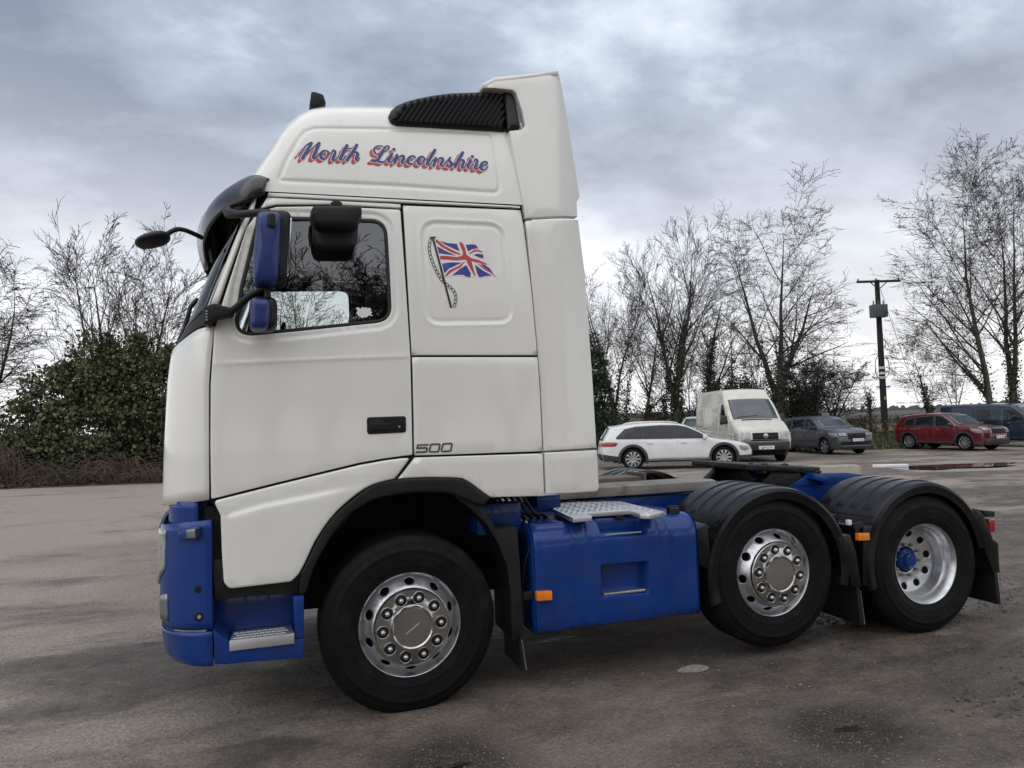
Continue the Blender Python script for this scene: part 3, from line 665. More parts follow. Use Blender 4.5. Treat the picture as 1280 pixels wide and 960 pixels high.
# lettering
C1 = lambda l: [(362 + x / 9.846, 168 + y / 9.846, w_ / 9.846) for x, y, w_ in l]
C2 = lambda l: [(482 + x / 9.143, 168 + y / 9.143, w_ / 9.143) for x, y, w_ in l]
A1 = [[(108, 262, 12), (150, 205, 9), (205, 140, 10), (262, 108, 20)], [(272, 108, 24), (215, 205, 34), (158, 300, 32)], [(170, 292, 9), (240, 215, 9), (310, 150, 10), (358, 108, 18)], [(366, 110, 26), (328, 195, 36), (290, 285, 34)], [(290, 288, 28), (312, 300, 14), (362, 240, 8)],
      [(420, 205, 16), (385, 240, 34), (388, 290, 32), (425, 306, 14), (465, 270, 16), (475, 225, 18), (450, 205, 12), (420, 205, 12)], [(470, 225, 10), (505, 240, 8), (530, 205, 12)], [(538, 200, 20), (562, 222, 22), (540, 280, 32), (530, 318, 28)], [(535, 322, 22), (560, 318, 9), (600, 270, 8)],
      [(705, 140, 32), (665, 220, 36), (622, 300, 32)], [(622, 308, 26), (650, 318, 9), (690, 270, 8)], [(655, 185, 9), (755, 178, 9)], [(825, 134, 30), (770, 230, 34), (702, 322, 30)], [(715, 300, 9), (770, 235, 10), (815, 225, 22), (838, 250, 30), (815, 305, 28)], [(815, 312, 24), (832, 328, 10), (858, 292, 8)],
      [(1145, 150, 9), (1085, 146, 10), (1042, 180, 18), (1045, 225, 16), (1085, 248, 9), (1150, 225, 8), (1208, 185, 12), (1222, 158, 14), (1195, 146, 10), (1160, 180, 22), (1125, 245, 32), (1085, 310, 28), (1045, 335, 14), (1002, 328, 9), (1020, 315, 9), (1075, 330, 16), (1130, 345, 20), (1170, 335, 10), (1215, 285, 8)],
      [(1258, 240, 26), (1232, 290, 32), (1215, 330, 28)], [(1220, 338, 22), (1245, 345, 9), (1285, 300, 8)], [(1278, 190, 30), (1284, 186, 30)]]
A2 = [[(128, 240, 24), (115, 285, 30), (100, 330, 24)], [(108, 318, 9), (150, 265, 9), (190, 248, 22), (205, 268, 26), (182, 318, 26)], [(184, 324, 22), (205, 335, 9), (245, 300, 8)], [(335, 268, 16), (315, 250, 12), (275, 262, 20), (252, 305, 30), (270, 338, 22), (310, 335, 9), (355, 295, 8)],
      [(410, 255, 14), (375, 285, 30), (372, 330, 28), (400, 345, 12), (430, 315, 15), (440, 275, 16), (415, 255, 10)], [(440, 285, 8), (470, 295, 8), (500, 265, 8)], [(562, 182, 28), (515, 260, 32), (470, 340, 28)], [(472, 346, 22), (500, 348, 9), (545, 290, 8)], [(572, 275, 24), (560, 318, 28), (545, 362, 24)], [(550, 348, 9), (595, 290, 9), (635, 275, 20), (652, 295, 26), (628, 348, 26)], [(630, 355, 22), (650, 366, 9), (690, 320, 8)],
      [(690, 320, 8), (740, 265, 10)], [(738, 268, 16), (722, 300, 22), (752, 335, 26), (735, 372, 18), (690, 362, 12)], [(745, 370, 8), (790, 330, 8)], [(878, 210, 28), (835, 290, 32), (790, 372, 28)], [(800, 355, 9), (845, 305, 9), (880, 298, 20), (890, 320, 26), (868, 370, 26)], [(870, 378, 20), (888, 388, 9), (925, 345, 8)], [(968, 300, 24), (950, 340, 28), (938, 376, 24)], [(940, 382, 20), (960, 390, 9), (1000, 340, 8)], [(984, 258, 28), (990, 256, 28)],
      [(1010, 320, 8), (1020, 290, 14), (1048, 305, 20), (1030, 350, 26), (1018, 392, 24)], [(1020, 395, 18), (1045, 395, 9), (1085, 365, 8)], [(1085, 365, 9), (1130, 358, 9), (1158, 335, 12), (1140, 315, 14), (1100, 335, 24), (1085, 380, 28), (1105, 408, 16), (1140, 400, 9), (1165, 370, 7)]]
let = [C1(s) for s in A1] + [C2(s) for s in A2]
RM = (lambda x, z, d: (x, float(roof_y(x, z)) + .0015 + d, z), roof_y)
for word in (let[:15], let[15:]):
    strokes('lettering_shadow', word, .25, RM, .004, .0015, 'print_red', roof_o, (-4.6, 3.6))
    strokes('lettering_shadow', word, .2, RM, .004, .0018, 'print_red', roof_o, (-3.2, 2.5))
    strokes('lettering_outline', word, .95, RM, .004, .0024, 'print_white', roof_o, (-.3, .3))
    strokes('lettering', word, .42, RM, .004, .0032, 'print_blue', roof_o)

# ------------------------------------------------------------------ front of the cab
def plan(z, n=14, xs=None, xf=None, y0=None, rc=RC, ph0=0., bul=.06):
    """near half of the plan outline at height z, from the door line round the corner to the centre"""
    xs = float(xsz(z)) if xs is None else xs; xf = float(xfz(z)) if xf is None else xf; y0 = float(ytum(z)) if y0 is None else y0
    o = []
    for i in range(n + 1):
        ph = ph0 + (math.pi / 2 - ph0) * i / n; o.append((xs - (xs - xf) * math.sin(ph), y0 + rc * (1 - math.cos(ph)), ph))
    for i in range(1, 7):
        t = i / 6; y = y0 + rc + (YC - y0 - rc) * t; o.append((xf - bul * (1 - (1 - t) ** 2), y, math.pi / 2 + t))
    return o
def loft(name, zb, zt, nz, mat, parent, ph0=0., ph1=9., full=True, th=.015, **kw):
    """skin round the front between two edge heights given as functions of the plan angle"""
    ref = plan(1.8, ph0=ph0); cols = [i for i, p in enumerate(ref) if p[2] <= ph1]
    rows = []
    for j in range(nz + 1):
        r = []
        for i in cols:
            ph = ref[i][2]; z = zb(ph) + (zt(ph) - zb(ph)) * j / nz; k = {q: (v(z) if callable(v) else v) for q, v in kw.items()}
            p = plan(z, ph0=ph0, **k)[i]; r.append((p[0], p[1], z))
        if full: r += [(a, 2 * YC - b, c) for a, b, c in r[::-1][1:]]
        rows.append(r)
    m = len(rows[0]); v = [p for r in rows for p in r]; f = [(j * m + i, j * m + i + 1, (j + 1) * m + i + 1, (j + 1) * m + i) for j in range(nz) for i in range(m - 1)]
    o = mk(name, v, f, mat, parent, 40)
    if th:
        s = o.modifiers.new('thickness', 'SOLIDIFY'); s.thickness = th; s.offset = 1
    return o
ang0 = math.asin(min(1, (.03 + .006) / .32))
ztop = lambda ph: float(np.interp(ph, [0, .2, .55, 1.0, 1.4, 3], [2.255, 2.262, 2.245, 2.185, 2.14, 2.13]))
zbot = lambda ph: float(np.interp(ph, [0, 1.4, 3], [1.312, 1.262, 1.26]))
front = loft('front_panel', zbot, lambda p: ztop(p) - .004, 14, 'white_paint', truck, ph0=ang0)
cow_top = lambda ph: float(np.interp(ph, [0, .35, .7, 1.2, 3], [2.40, 2.37, 2.32, 2.235, 2.22]))
loft('scuttle_panel', lambda p: ztop(p) + .004, cow_top, 6, 'black_plastic', truck, ph0=ang0)
loft('windscreen', lambda p: cow_top(p) + .004, lambda p: 3.03, 10, 'windscreen', truck, ph0=.57, th=.006)
zl = lambda p: cow_top(p) + .004
for far in (0, 1):
    a = loft('front_pillar', zl, lambda p: 3.03, 8, 'white_paint', truck, ph0=.23, ph1=.50, full=False); b = loft('pillar_trim', zl, lambda p: 3.03, 8, 'black_plastic', truck, ph0=.515, ph1=.555, full=False)
    for q in (a, b):
        if far: q.scale.y = -1; q.location.y = 2 * YC
# black trim line of the door edge and grille on the front face
bm = bmesh.new()
for k in range(7): bm_box(bm, (-1.437 + .002 * k, YC, 1.38 + k * .085), (.03, .8, .05), .008)
frombm('grille', bm, 'black_plastic', truck)
# wiper standing at the near edge of the windscreen
tube('wiper', [at(222, 431, y=.42), at(231, 410, y=.42), at(236, 392, y=.42), at(238, 384, y=.42), at(247, 374, y=.45)], .014, 'black_plastic', truck, 6)

# sun visor: a curved smoked shell from one door pillar to the other
cols_ = [((334, 225, .05), (331, 242.5, .035)), ((320, 220, .08), (305, 255, .05)), ((306, 223.5, .16), (285, 262, .14)), ((292, 231.5, .28), (268, 278, .28)), ((280, 241, .45), (256, 305, .48)), ((270, 252, .72), (259, 334, .75)), ((265, 257, 1.2), (256, 338, 1.2))]
rows_ = []
for (t, b) in [(c[0], c[1]) for c in cols_]:
    p, q = at(t[0], t[1], y=t[2]), at(b[0], b[1], y=b[2]); r = []
    d = q - p; nrm = (Vector((-.25, -1, .15)) if t[0] > 300 else Vector((-1, -.35, .35))).normalized(); L_ = d.length
    if p.y > .07: r.append(Vector((-.80, p.y + .02, p.z + .004))); r.append((r[0] + p) / 2 + Vector((0, 0, .004)))
    else: r += [p + Vector((.012, .004, .004)), p + Vector((.006, 0, .003))]
    for k in range(9):
        s_ = k / 8; r.append(p + d * s_ + nrm * (L_ * .62 * s_ * (1 - s_) ))
    rows_.append([np.array(a) for a in r])
cols2 = [spline([rows_[i][k] for i in range(len(rows_))], 4) for k in range(11)]
nc = len(cols2[0]); v = []
for k in range(11):
    c = cols2[k]; v += [tuple(p) for p in c] + [(p[0], 2 * YC - p[1], p[2]) for p in c[::-1][1:]]
m_ = 2 * nc - 1
visor = mk('sun_visor', v, [(k * m_ + i, k * m_ + i + 1, (k + 1) * m_ + i + 1, (k + 1) * m_ + i) for k in range(10) for i in range(m_ - 1)], 'smoked', truck, 50)
sm = visor.modifiers.new('thickness', 'SOLIDIFY'); sm.thickness = .012; sm.offset = 0
for k in range(4):                            # stiffening ribs on the inside of the visor
    y = .55 + .12 * k; a, b, c = at(262, 262 + k, y=y), at(256, 285, y=y), at(263, 328, y=y)
    tube('visor_rib', [a + Vector((.02, 0, 0)), b + Vector((.02, 0, 0)), c + Vector((.015, 0, 0))], .018, 'black_plastic', visor, 6, smooth=4)
# roof marker lamp
pz = [at(a, b, y=.42) for a, b in [(386.3, 137), (388.6, 119.5), (394, 119.8), (403.5, 123), (407, 134)]]
prism('roof_lamp', [(p.x, p.z) for p in pz], 'y', .36, .46, 'black_plastic', truck, .008)
# ------------------------------------------------------------------ roof air intake and side deflectors
yv = lambda x, z: .075 + .10 * np.clip((z - 3.6) / .25, -.5, 1.5) ** 1.0 * .6 + 0 * x
MV = lambda off=0.: (lambda x, z, d: (x, yv(x, z) + d + off, z))
vpx = [(487, 141), (490, 134), (497, 127.5), (508, 123), (522, 119), (545, 114.6), (567, 112), (600, 111), (629, 112.2), (634, 160.6), (575, 157), (497, 152.6), (489.5, 148.5)]
vpoly = fillet(S(vpx, 0, yv), [.02, 0, .02, 0, 0, 0, 0, 0, .01, .01, 0, .03, .02])
vent = keep(panel('air_intake', vpoly, MV(.03), 'black_plastic', truck, th=.2, rb=.03, grid=.04))
cap_px = [(630, 112.3), (638, 114.5), (644, 121), (648, 138), (651.2, 159.2), (635, 161)]
keep(panel('intake_end_cap', fillet(S(cap_px, 0, yv), [.005, .03, .03, 0, .01, .005]), MV(-.005), 'black_plastic', vent, th=.22, rb=.03, grid=.03))
vin = np.array(S([(491, 141), (493, 136), (499, 132.5), (510, 128), (523, 124), (546, 119.5), (568, 117), (600, 115.9), (628, 117), (632, 157), (575, 153.5), (498, 149.5), (492.5, 146)], 0, yv))
nsl = 20
for i in range(nsl + 4):                      # slanted slats
    fx = (i + .3) / nsl; a = S([(498 + fx * 136 - 12, 156)], 0, yv)[0]; b = S([(498 + fx * 136 + 21, 108)], 0, yv)[0]
    t = np.linspace(0, 1, 200); L_ = np.stack([a[0] + (b[0] - a[0]) * t, a[1] + (b[1] - a[1]) * t], 1); k = inside(L_, vin)
    if k.sum() < 12: continue
    q = L_[k]; p0, p1 = q[0], q[-1]; c = [(p0[0] * (1 - s) + p1[0] * s, p0[1] * (1 - s) + p1[1] * s) for s in np.linspace(0, 1, 6)]
    v, f = [], []
    for (x, z) in c:
        y = float(yv(x, z)); v += [(x - .017, y + .034, z), (x - .004, y + .004, z + .004), (x + .010, y + .012, z), (x + .014, y + .034, z)]
    for j in range(5):
        for e in range(3): f.append((j * 4 + e, j * 4 + e + 1, (j + 1) * 4 + e + 1, (j + 1) * 4 + e))
    keep(mk('intake_slat', v, f + [(0, 1, 2, 3), (23, 22, 21, 20)], 'black_plastic', vent, 30))
c0 = S([(500, 139.5)], 0, yv)[0]; keep(lathe('intake_bolt', [(0, -.012), (.012, -.012), (.022, 0), (.022, .03)], 'black_plastic', vent, 20, loc=(c0[0], float(yv(*c0)) + .012, c0[1])))

yfa = lambda x, z: np.interp(z, [0, 1.5, 3.1, 3.6, 4.05], [-.055, -.05, .03, .075, .12]) + .0 * x
MF = lambda off=0.: (lambda x, z, d: (x, yfa(x, z) + d + off + .05 * sstep(.95, 1.25, x) ** 2, z))
sfa = lambda x, z: yfa(x, z) + .05 * sstep(.95, 1.25, x) ** 2
keep(panel('side_deflector', fillet(S([(637, 163.5), (652, 162), (656.6, 157), (653, 138), (645.5, 116), (641, 112.5), (618, 110), (604, 110), (619, 102), (660, 97.5), (699, 93), (703, 112), (725, 245.5), (721, 252.5), (722, 271), (657.5, 272.6)], 0, sfa), [.005, .02, .03, 0, .03, .02, 0, 0, .02, 0, .015, 0, .02, .02, .005, .005]), MF(), 'white_paint', truck, th=.05, rb=.005, grid=.06))
keep(panel('side_deflector', S([(657.8, 275.6), (722.8, 274.8), (731, 340), (741, 478), (745.8, 559.5), (680, 563.5), (675.6, 480), (667, 378)], 0, sfa), MF(), 'white_paint', truck, th=.05, rb=.005, grid=.06))
keep(panel('side_skirt', fillet(S([(680.6, 566.5), (746, 562.5), (748.2, 610), (745.5, 614), (682.6, 617.2)], 0, sfa), [.005, .01, .02, .01, .008]), MF(-.006), 'white_paint', truck, th=.05, rb=.005, grid=.06))
# dark gap behind the deflectors, rear wall of the cab
box('rear_wall', (.86, YC, 2.3), (.04, 2.2, 2.1), 'dark_void', truck, .01)
box('cab_floor', (-.2, YC, 1.45), (2.1, 2.1, .06), 'dark_void', truck, .01)
box('roof_lining', (-.02, YC, 3.04), (1.7, 2.1, .03), 'cab_trim', truck, .01)
tp = [at(604, 110, y=.16), at(619, 102, y=.14), at(660, 97.5, y=.13), at(698, 93.2, y=.13)]
v, f = [], []
for p in tp:
    for y in (p.y - .01, .5, 1.2, 1.9, 2 * YC - p.y + .01): v.append((p.x, y, p.z - .006))
f = [(i * 5 + j, i * 5 + j + 1, (i + 1) * 5 + j + 1, (i + 1) * 5 + j) for i in range(3) for j in range(4)]
o = mk('roof_deflector', v, f, 'white_paint', truck, 40); s = o.modifiers.new('thickness', 'SOLIDIFY'); s.thickness = .03; s.offset = -1

# ------------------------------------------------------------------ cab interior
for (x, y) in ((-.38, .55), (-.38, 1.85)):
    box('seat', (x, y, 2.0), (.5, .5, .14), 'seat_cloth', truck, .05, seg=3); box('seat_back', (x + .28, y, 2.35), (.14, .48, .66), 'seat_cloth', truck, .05, Matrix.Rotation(R_(8), 3, 'Y'), 3); box('head_rest', (x + .34, y, 2.72), (.1, .28, .16), 'seat_cloth', truck, .04, seg=3)
box('dashboard', (-1.0, YC, 2.1), (.32, 2.0, .28), 'cab_trim', truck, .06, seg=3)
v, f = tube_vf([(-.72 + .1 * math.sin(a) * .5, 1.85 + .22 * math.cos(a), 2.33 + .2 * math.sin(a)) for a in np.linspace(0, 6.283, 29)], .017, 8, False); mk('steering_wheel', v, f, 'black_plastic', truck)

# ------------------------------------------------------------------ mirrors
def pillow(name, pts, y0, y1, mat, parent, rf=.35, dome=.12, near=.30):
    """rounded housing: smooth outline stacked along y, its outer face domed"""
    P = np.array([(q.x, q.z) for q in pts]); sz = float(np.min(P.max(0) - P.min(0))); P = np.array(fillet([tuple(q) for q in P], sz * rf, 6)); c = P.mean(0); D = y1 - y0
    lay = [(y0 - dome * sz * .0, .0), (y0, .35), (y0 + .02 * D, .62), (y0 + .06 * D, .80), (y0 + .14 * D, .92), (y0 + near * D, .985), (y0 + .5 * D, 1.), (y0 + .9 * D, 1.), (y0 + .98 * D, .97), (y1, .9), (y1, 0.)]
    n = len(P); v, f = [], []
    for y, k in lay:
        w_ = sz * (1 - k) * .5; d = P - c; L_ = np.linalg.norm(d, axis=1)[:, None]; q = c + d * np.maximum(.001, 1 - w_ * 1.25 / np.maximum(L_, 1e-4)) if 0 < k < 1 else (c + d * max(k, .001)); v += [(a, y, b) for a, b in q]
    for i in range(len(lay) - 1):
        for j_ in range(n): f.append((i * n + j_, i * n + (j_ + 1) % n, (i + 1) * n + (j_ + 1) % n, (i + 1) * n + j_))
    return mk(name, v, f, mat, parent, 60)
def shell(name, pts, y0, y1, mat, parent, bev=.03, seg=4): return prism(name, [(p.x, p.z) for p in pts], 'y', y0, y1, mat, parent, bev, seg)
YM = -.16
def AP(l, y): return [at(a, b, y=y) for a, b in l]
mir = pillow('wing_mirror', AP([(321, 263.5), (365, 263.8), (363.5, 320), (356.5, 358.5), (317, 359), (316, 320)], YM), YM - .07, YM + .10, 'black_plastic', truck, .25)
pillow('mirror_shell', AP([(322, 265), (352.5, 265), (352.5, 310), (347, 357.5), (316.5, 357.8), (316, 318)], YM - .06), YM - .115, YM + .08, 'blue_shell', mir, .28, near=.4)
pillow('mirror_hinge', AP([(334, 267), (344, 266), (345, 288), (333, 285)], YM - .1), YM - .126, YM - .06, 'black_plastic', mir, .3)
shell('mirror_glass', AP([(361, 275), (364.5, 275), (361.5, 340), (358, 345)], YM), YM - .05, YM + .07, 'mirror_glass', mir, .004, 2)
mir2 = pillow('wide_angle_mirror', AP([(312.5, 371), (346.5, 371.5), (346.5, 406), (341, 414), (311.5, 414.5), (310.5, 392)], YM), YM - .06, YM + .09, 'black_plastic', truck, .3)
pillow('mirror_shell', AP([(313, 372), (338.5, 372.4), (338.8, 395), (335, 412.4), (312, 413), (311, 392)], YM - .05), YM - .10, YM + .07, 'blue_shell', mir2, .3, near=.4)
# bracket and arms
arm = tube('mirror_arm', [at(283, 393, y=-.06), at(296, 384, y=-.1), at(312, 370, y=-.14), at(330, 361, y=YM), at(334, 366, y=YM), at(334, 376, y=YM)], .020, 'black_plastic', truck, 10, smooth=4)
b0, b1 = at(254, 384.5, y=-.02), at(292, 403, y=-.07)
prism('mirror_bracket', [(p.x, p.z) for p in [at(a, b, y=-.05) for a, b in [(255, 386), (268, 381), (290, 386.5), (293, 391), (290, 396), (268, 400.5), (262, 409), (255, 406)]]], 'y', -.11, .1, 'black_plastic', truck, .014, 3)
bm = bmesh.new()
for k in range(4):
    p = at(258.2, 389 + k * 3.6, y=-.112); bm_box(bm, p, (.014, .006, .010), .003)
frombm('bracket_vent', bm, 'steel_grey', truck)
tube('mirror_arm', [at(285, 262.5, y=.12), at(286, 267, y=.06), at(300, 268, y=-.06), at(324, 266, y=-.13), at(338, 266, y=YM)], [.030, .030, .022, .022, .02], 'black_plastic', truck, 10)
# kerb mirror over the window
kp = [at(a, b, y=-.13) for a, b in [(389, 265), (394, 261.5), (446, 262), (451, 267), (450.5, 274), (444, 287), (436, 290), (402, 289.5), (394, 286), (388.5, 274)]]
km = pillow('kerb_mirror', AP([(388, 261.5), (451.5, 262), (452, 272), (446, 287), (436, 290.5), (402, 290), (393, 286), (388, 272)], -.13), -.24, -.02, 'black_plastic', truck, .3, near=.45)
kg = [at(a, b, y=-.05) for a, b in [(391, 284), (447, 284), (445, 306), (438, 312), (398, 311.5), (391.5, 304)]]; pillow('mirror_glass', AP([(390, 280), (447.5, 280), (446.5, 300), (443, 312.5), (394, 312), (390.5, 300)], -.05), -.12, -.03, 'seal_rubber', km, .3)
shell('mirror_clamp', [at(a, b, y=-.12) for a, b in [(412, 257), (416, 255.2), (423, 255.2), (427, 258), (425, 266), (421, 268.5), (416, 268), (412.5, 264)]], -.19, .03, 'black_plastic', km, .008, 3)
# front mirror on a curved arm
tube('front_mirror_arm', [at(252, 297, y=.3), at(244, 293, y=.24), at(232, 288, y=.2), at(222, 286.5, y=.18), at(214, 289.5, y=.16), at(207, 294, y=.15)], .014, 'black_plastic', truck, 8, smooth=4)
c = at(191, 300.2, y=.15); bm = bmesh.new(); g_ = bmesh.ops.create_uvsphere(bm, u_segments=24, v_segments=14, radius=1)['verts']
for v_ in g_:
    x, y, z = v_.co; x = math.copysign(abs(x) ** .75, x); v_.co = (x * .094, y * .11, z * .036 * (1 + .12 * x))
bmesh.ops.rotate(bm, cent=(0, 0, 0), matrix=Matrix.Rotation(R_(-19), 3, 'Y'), verts=g_); bmesh.ops.translate(bm, vec=c, verts=g_); frombm('front_mirror', bm, 'black_plastic', truck, 60)

# ------------------------------------------------------------------ bumper, lamps, step
BXS, BXF = -1.068, -1.362
kw = dict(xs=BXS, y0=-.05, rc=.30)
p0 = -math.asin(.02 / .272)
def bxf(z): return float(np.interp(z, [.40, .47, .62, .9, 1.17, 1.22, 1.3], [-1.27, -1.335, -1.36, -1.372, -1.362, -1.33, -1.30]))
Lb = dict(kw); Lb['xf'] = bxf
bumper = loft('bumper', lambda p: .618, lambda p: float(np.interp(p, [0, .6, 1.2, 3], [1.20, 1.19, 1.17, 1.165])), 14, 'blue_paint', truck, ph0=0.02, **Lb)
loft('bumper_neck', lambda p: 1.16, lambda p: 1.30, 4, 'blue_paint', bumper, ph0=.1, xs=-1.125, y0=-.03, rc=.24, xf=-1.315)
loft('bumper_lower', lambda p: float(np.interp(p, [0, .5, 1.3, 3], [.425, .43, .445, .45])), lambda p: .606, 8, 'blue_paint', bumper, ph0=0.02, xs=BXS, y0=-.055, rc=.30, xf=lambda z: bxf(z) - .006)
# bumper return edge beside the dark gap
for z0, z1, y in ((.62, 1.20, .0), (.43, .605, .0)): prism('bumper_return', [(-1.11, z0), (-1.0735, z0), (-1.0735, z1), (-1.11, z1)], 'y', -.036, .12, 'blue_paint', bumper, .008)
hl = loft('headlamp', lambda p: float(np.interp(p, [.9, 1.0, 1.35, 3], [.95, .93, .84, .84])), lambda p: 1.145, 8, 'clear_lens', truck, ph0=.98, ph1=2.1, full=False, xs=BXS, y0=-.058, rc=.31, xf=lambda z: bxf(z) - .010)
hl2 = copy_tree(hl, truck); hl2.scale.y = -1; hl2.location.y = 2 * YC
for zz in (): tube('lamp_divider', [Vector((q[0] - .001, q[1] - .001, zz)) for q in plan(zz, xs=BXS, y0=-.058, rc=.31, xf=bxf(zz) - .01, ph0=.98)[:8]], .006, 'lamp_inner', hl, 6)
fl = loft('fog_lamp', lambda p: .655, lambda p: float(np.interp(p, [1.0, 1.4, 3], [.80, .76, .76])), 4, 'lamp_inner', truck, ph0=.93, ph1=1.8, full=False, xs=BXS, y0=-.058, rc=.31, xf=lambda z: bxf(z) - .008)
# side repeater on the bumper corner
sb = lambda x, z: -.05 + .30 * (1 - np.sqrt(1 - np.clip((BXS - x) / .294, 0, .999) ** 2)); MB_ = lambda off: (lambda x, z, d: (x, sb(x, z) + d + off, z))
q = S([(222, 664), (247, 657.5), (250, 659), (250.5, 673), (247, 675), (223, 675)], -.02, sb); rpn = panel('side_repeater', fillet(q, .008), MB_(-.028), 'blue_paint', bumper, th=.03, rb=.01, grid=.02)
panel('repeater_lens', fillet(S([(232.5, 663), (249, 660), (249.5, 672.5), (233, 673)], -.03, sb), .004), MB_(-.032), 'lamp_inner', rpn, th=.01, rb=.003, grid=.02)
panel('repeater_lens_edge', fillet(S([(243.5, 661), (249.5, 660), (250, 672.5), (244, 672.7)], -.03, sb), .003), MB_(-.034), 'black_plastic', rpn, th=.01, rb=.003, grid=.02)
for (a, b, r, mt) in ((248, 737, .018, 'dark_void'), (249.2, 771, .023, 'dark_void')):
    c = S([(a, b)], 0, sb)[0]; o = lathe('bumper_hole', [(0, .0), (r, .0), (r * 1.15, .006)], mt, bumper, 20, loc=(c[0], float(sb(*c)) - .004, c[1]))
    if r > .02: lathe('hole_plug', [(0, -.006), (.009, -.005), (.011, 0)], 'clear_lens', o, 14)
# dark gap column and band under the white panel
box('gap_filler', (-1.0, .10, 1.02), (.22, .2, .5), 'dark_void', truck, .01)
prism('sill_band', [(p[0], p[1]) for p in S([(278, 700), (380, 700), (380, 743), (320, 746), (268, 752), (264, 700)])], 'y', -.028, .25, 'black_plastic', truck, .008)
# step box
Y0 = -.05
def Q(l, y): return [(p.x, p.z) for p in [at(a, b, y=y) for a, b in l]]
stb = prism('step_box', Q([(266, 786), (284, 801), (288, 811), (369, 799), (380, 797.5), (380, 822.5), (300, 829), (283.5, 831), (268, 831)], Y0), 'y', Y0, .25, 'blue_paint', truck, .010)
prism('step_post', Q([(366, 745.5), (380, 744), (380, 797), (369, 798.5)], Y0), 'y', Y0, .22, 'blue_paint', stb, .008)
prism('step_back', Q([(262, 748), (372, 738), (372, 812), (264, 812)], .14), 'y', .14, .17, 'blue_paint', stb, .006)
a_, b_, c_, d_ = at(286.5, 798.5, y=Y0 - .012), at(368, 793.5, y=Y0 - .012), at(358.5, 786.5, y=.135), at(295, 791, y=.135)
zt2 = (a_.z + b_.z) / 2
trd = prism('step_tread', [(a_.x, Y0 - .014), (b_.x, Y0 - .014), (b_.x - .01, .13), (a_.x + .01, .13)], 'z', zt2 - .058, zt2, 'tread_plate', stb, .006)
bm = bmesh.new(); rs = random.Random(2)
for i in range(9):
    for j in range(3): bm_box(bm, (a_.x + .03 + (b_.x - a_.x - .06) * (i + (j % 2) * .5) / 9, -.03 + .05 * j, zt2 + .001), (.028, .009, .006), .002)
tag(frombm('tread_cleats', bm, 'tread_plate', trd), kind='stuff')

# ------------------------------------------------------------------ front wheel arch
po = [(376, 716), (384, 701), (397, 674), (416, 646), (441, 624), (466, 606.5), (497, 599), (547, 597.2), (573, 598), (583, 601), (593, 607.5), (603, 615), (614, 622.5)]
pi_ = [(604, 633), (590, 628), (575, 622), (560, 617), (530, 615.8), (505, 617.5), (470, 624), (445, 638), (427, 654), (407, 683), (392, 712), (382, 742), (373, 742)]
keep(panel('wheel_arch', S(sp2(po) + sp2(pi_), -.006), MS(-.006), 'black_plastic', truck, th=.2, rb=.012, grid=.03))
v, f = [], []; na = 40
for i in range(na + 1):
    a = R_(8) + R_(172) * i / na
    for y in (.0, .2, .62): v.append((.02 + .645 * math.cos(a), y, .60 + .71 * math.sin(a)))
f = [(i * 3 + j, i * 3 + j + 1, (i + 1) * 3 + j + 1, (i + 1) * 3 + j) for i in range(na) for j in range(2)]
keep(mk('arch_liner', v, f, 'dark_void', truck, 40)); box('inner_bulkhead', (.0, .66, .95), (1.5, .04, .9), 'dark_void', truck, .01); box('inner_bulkhead', (.0, 1.74, .95), (1.5, .04, .9), 'dark_void', truck, .01)
gm = fillet(Q([(566, 619), (592, 624), (603, 633), (613, 650), (619, 660), (646.5, 658.5), (649.5, 700), (655.5, 793), (640.5, 801), (638, 740), (634, 708), (622, 678), (608, 655), (590, 637)], -.02), [0, 0, 0, 0, .01, .02, 0, .01, .01, 0, 0, 0, 0, 0])
gd = keep(prism('rear_arch_guard', gm, 'y', -.02, .34, 'black_plastic', truck, .008))
for l in ([(607, 648.5), (619, 646.5)], [(617, 661), (629, 659.5)]):
    p = [at(a, b, y=-.022) for a, b in l]; tube('guard_seam', p, .003, 'dark_void', gd, 5)
mf = keep(prism('mud_flap', Q([(649.5, 797), (655, 794.5), (657.5, 838), (652, 838)], -.01), 'y', .0, .33, 'black_plastic', truck, .003))
bm = bmesh.new()
for k in range(13):
    p = at(652.3 + k * .45, 801 + k * 2.9, y=-.004); bm_box(bm, p, (.011, .008, .010), .003)
tag(frombm('flap_studs', bm, 'steel_grey', mf), kind='stuff')

# ------------------------------------------------------------------ wheels
def polar_disc(name, prof, holes, r0, r1, mat, parent, n=72):
    """turned disc between two radii with oval holes: prof r -> y, holes (angle, radius, half width, half height)"""
    oc = [(r1 * math.cos(a), r1 * math.sin(a)) for a in np.linspace(0, 2 * math.pi, n + 1)[:-1]]; ic = [(r0 * math.cos(a), r0 * math.sin(a)) for a in np.linspace(0, 2 * math.pi, n + 1)[:-1]]
    hs = [ic]
    for a, r, hw, hh in holes:
        c, s_ = math.cos(a), math.sin(a); hs.append([(r * c + hh * math.cos(t) * c - hw * math.sin(t) * s_, r * s_ + hh * math.cos(t) * s_ + hw * math.sin(t) * c) for t in np.linspace(0, 6.283, 19)[:-1]])
    M = lambda u, v_, d: (u, np.interp(np.hypot(u, v_), prof[0], prof[1]) + d, v_)
    return panel(name, oc, M, mat, parent, holes=hs, th=.012, rb=.004, grid=.02, edge=.03, ang=50)
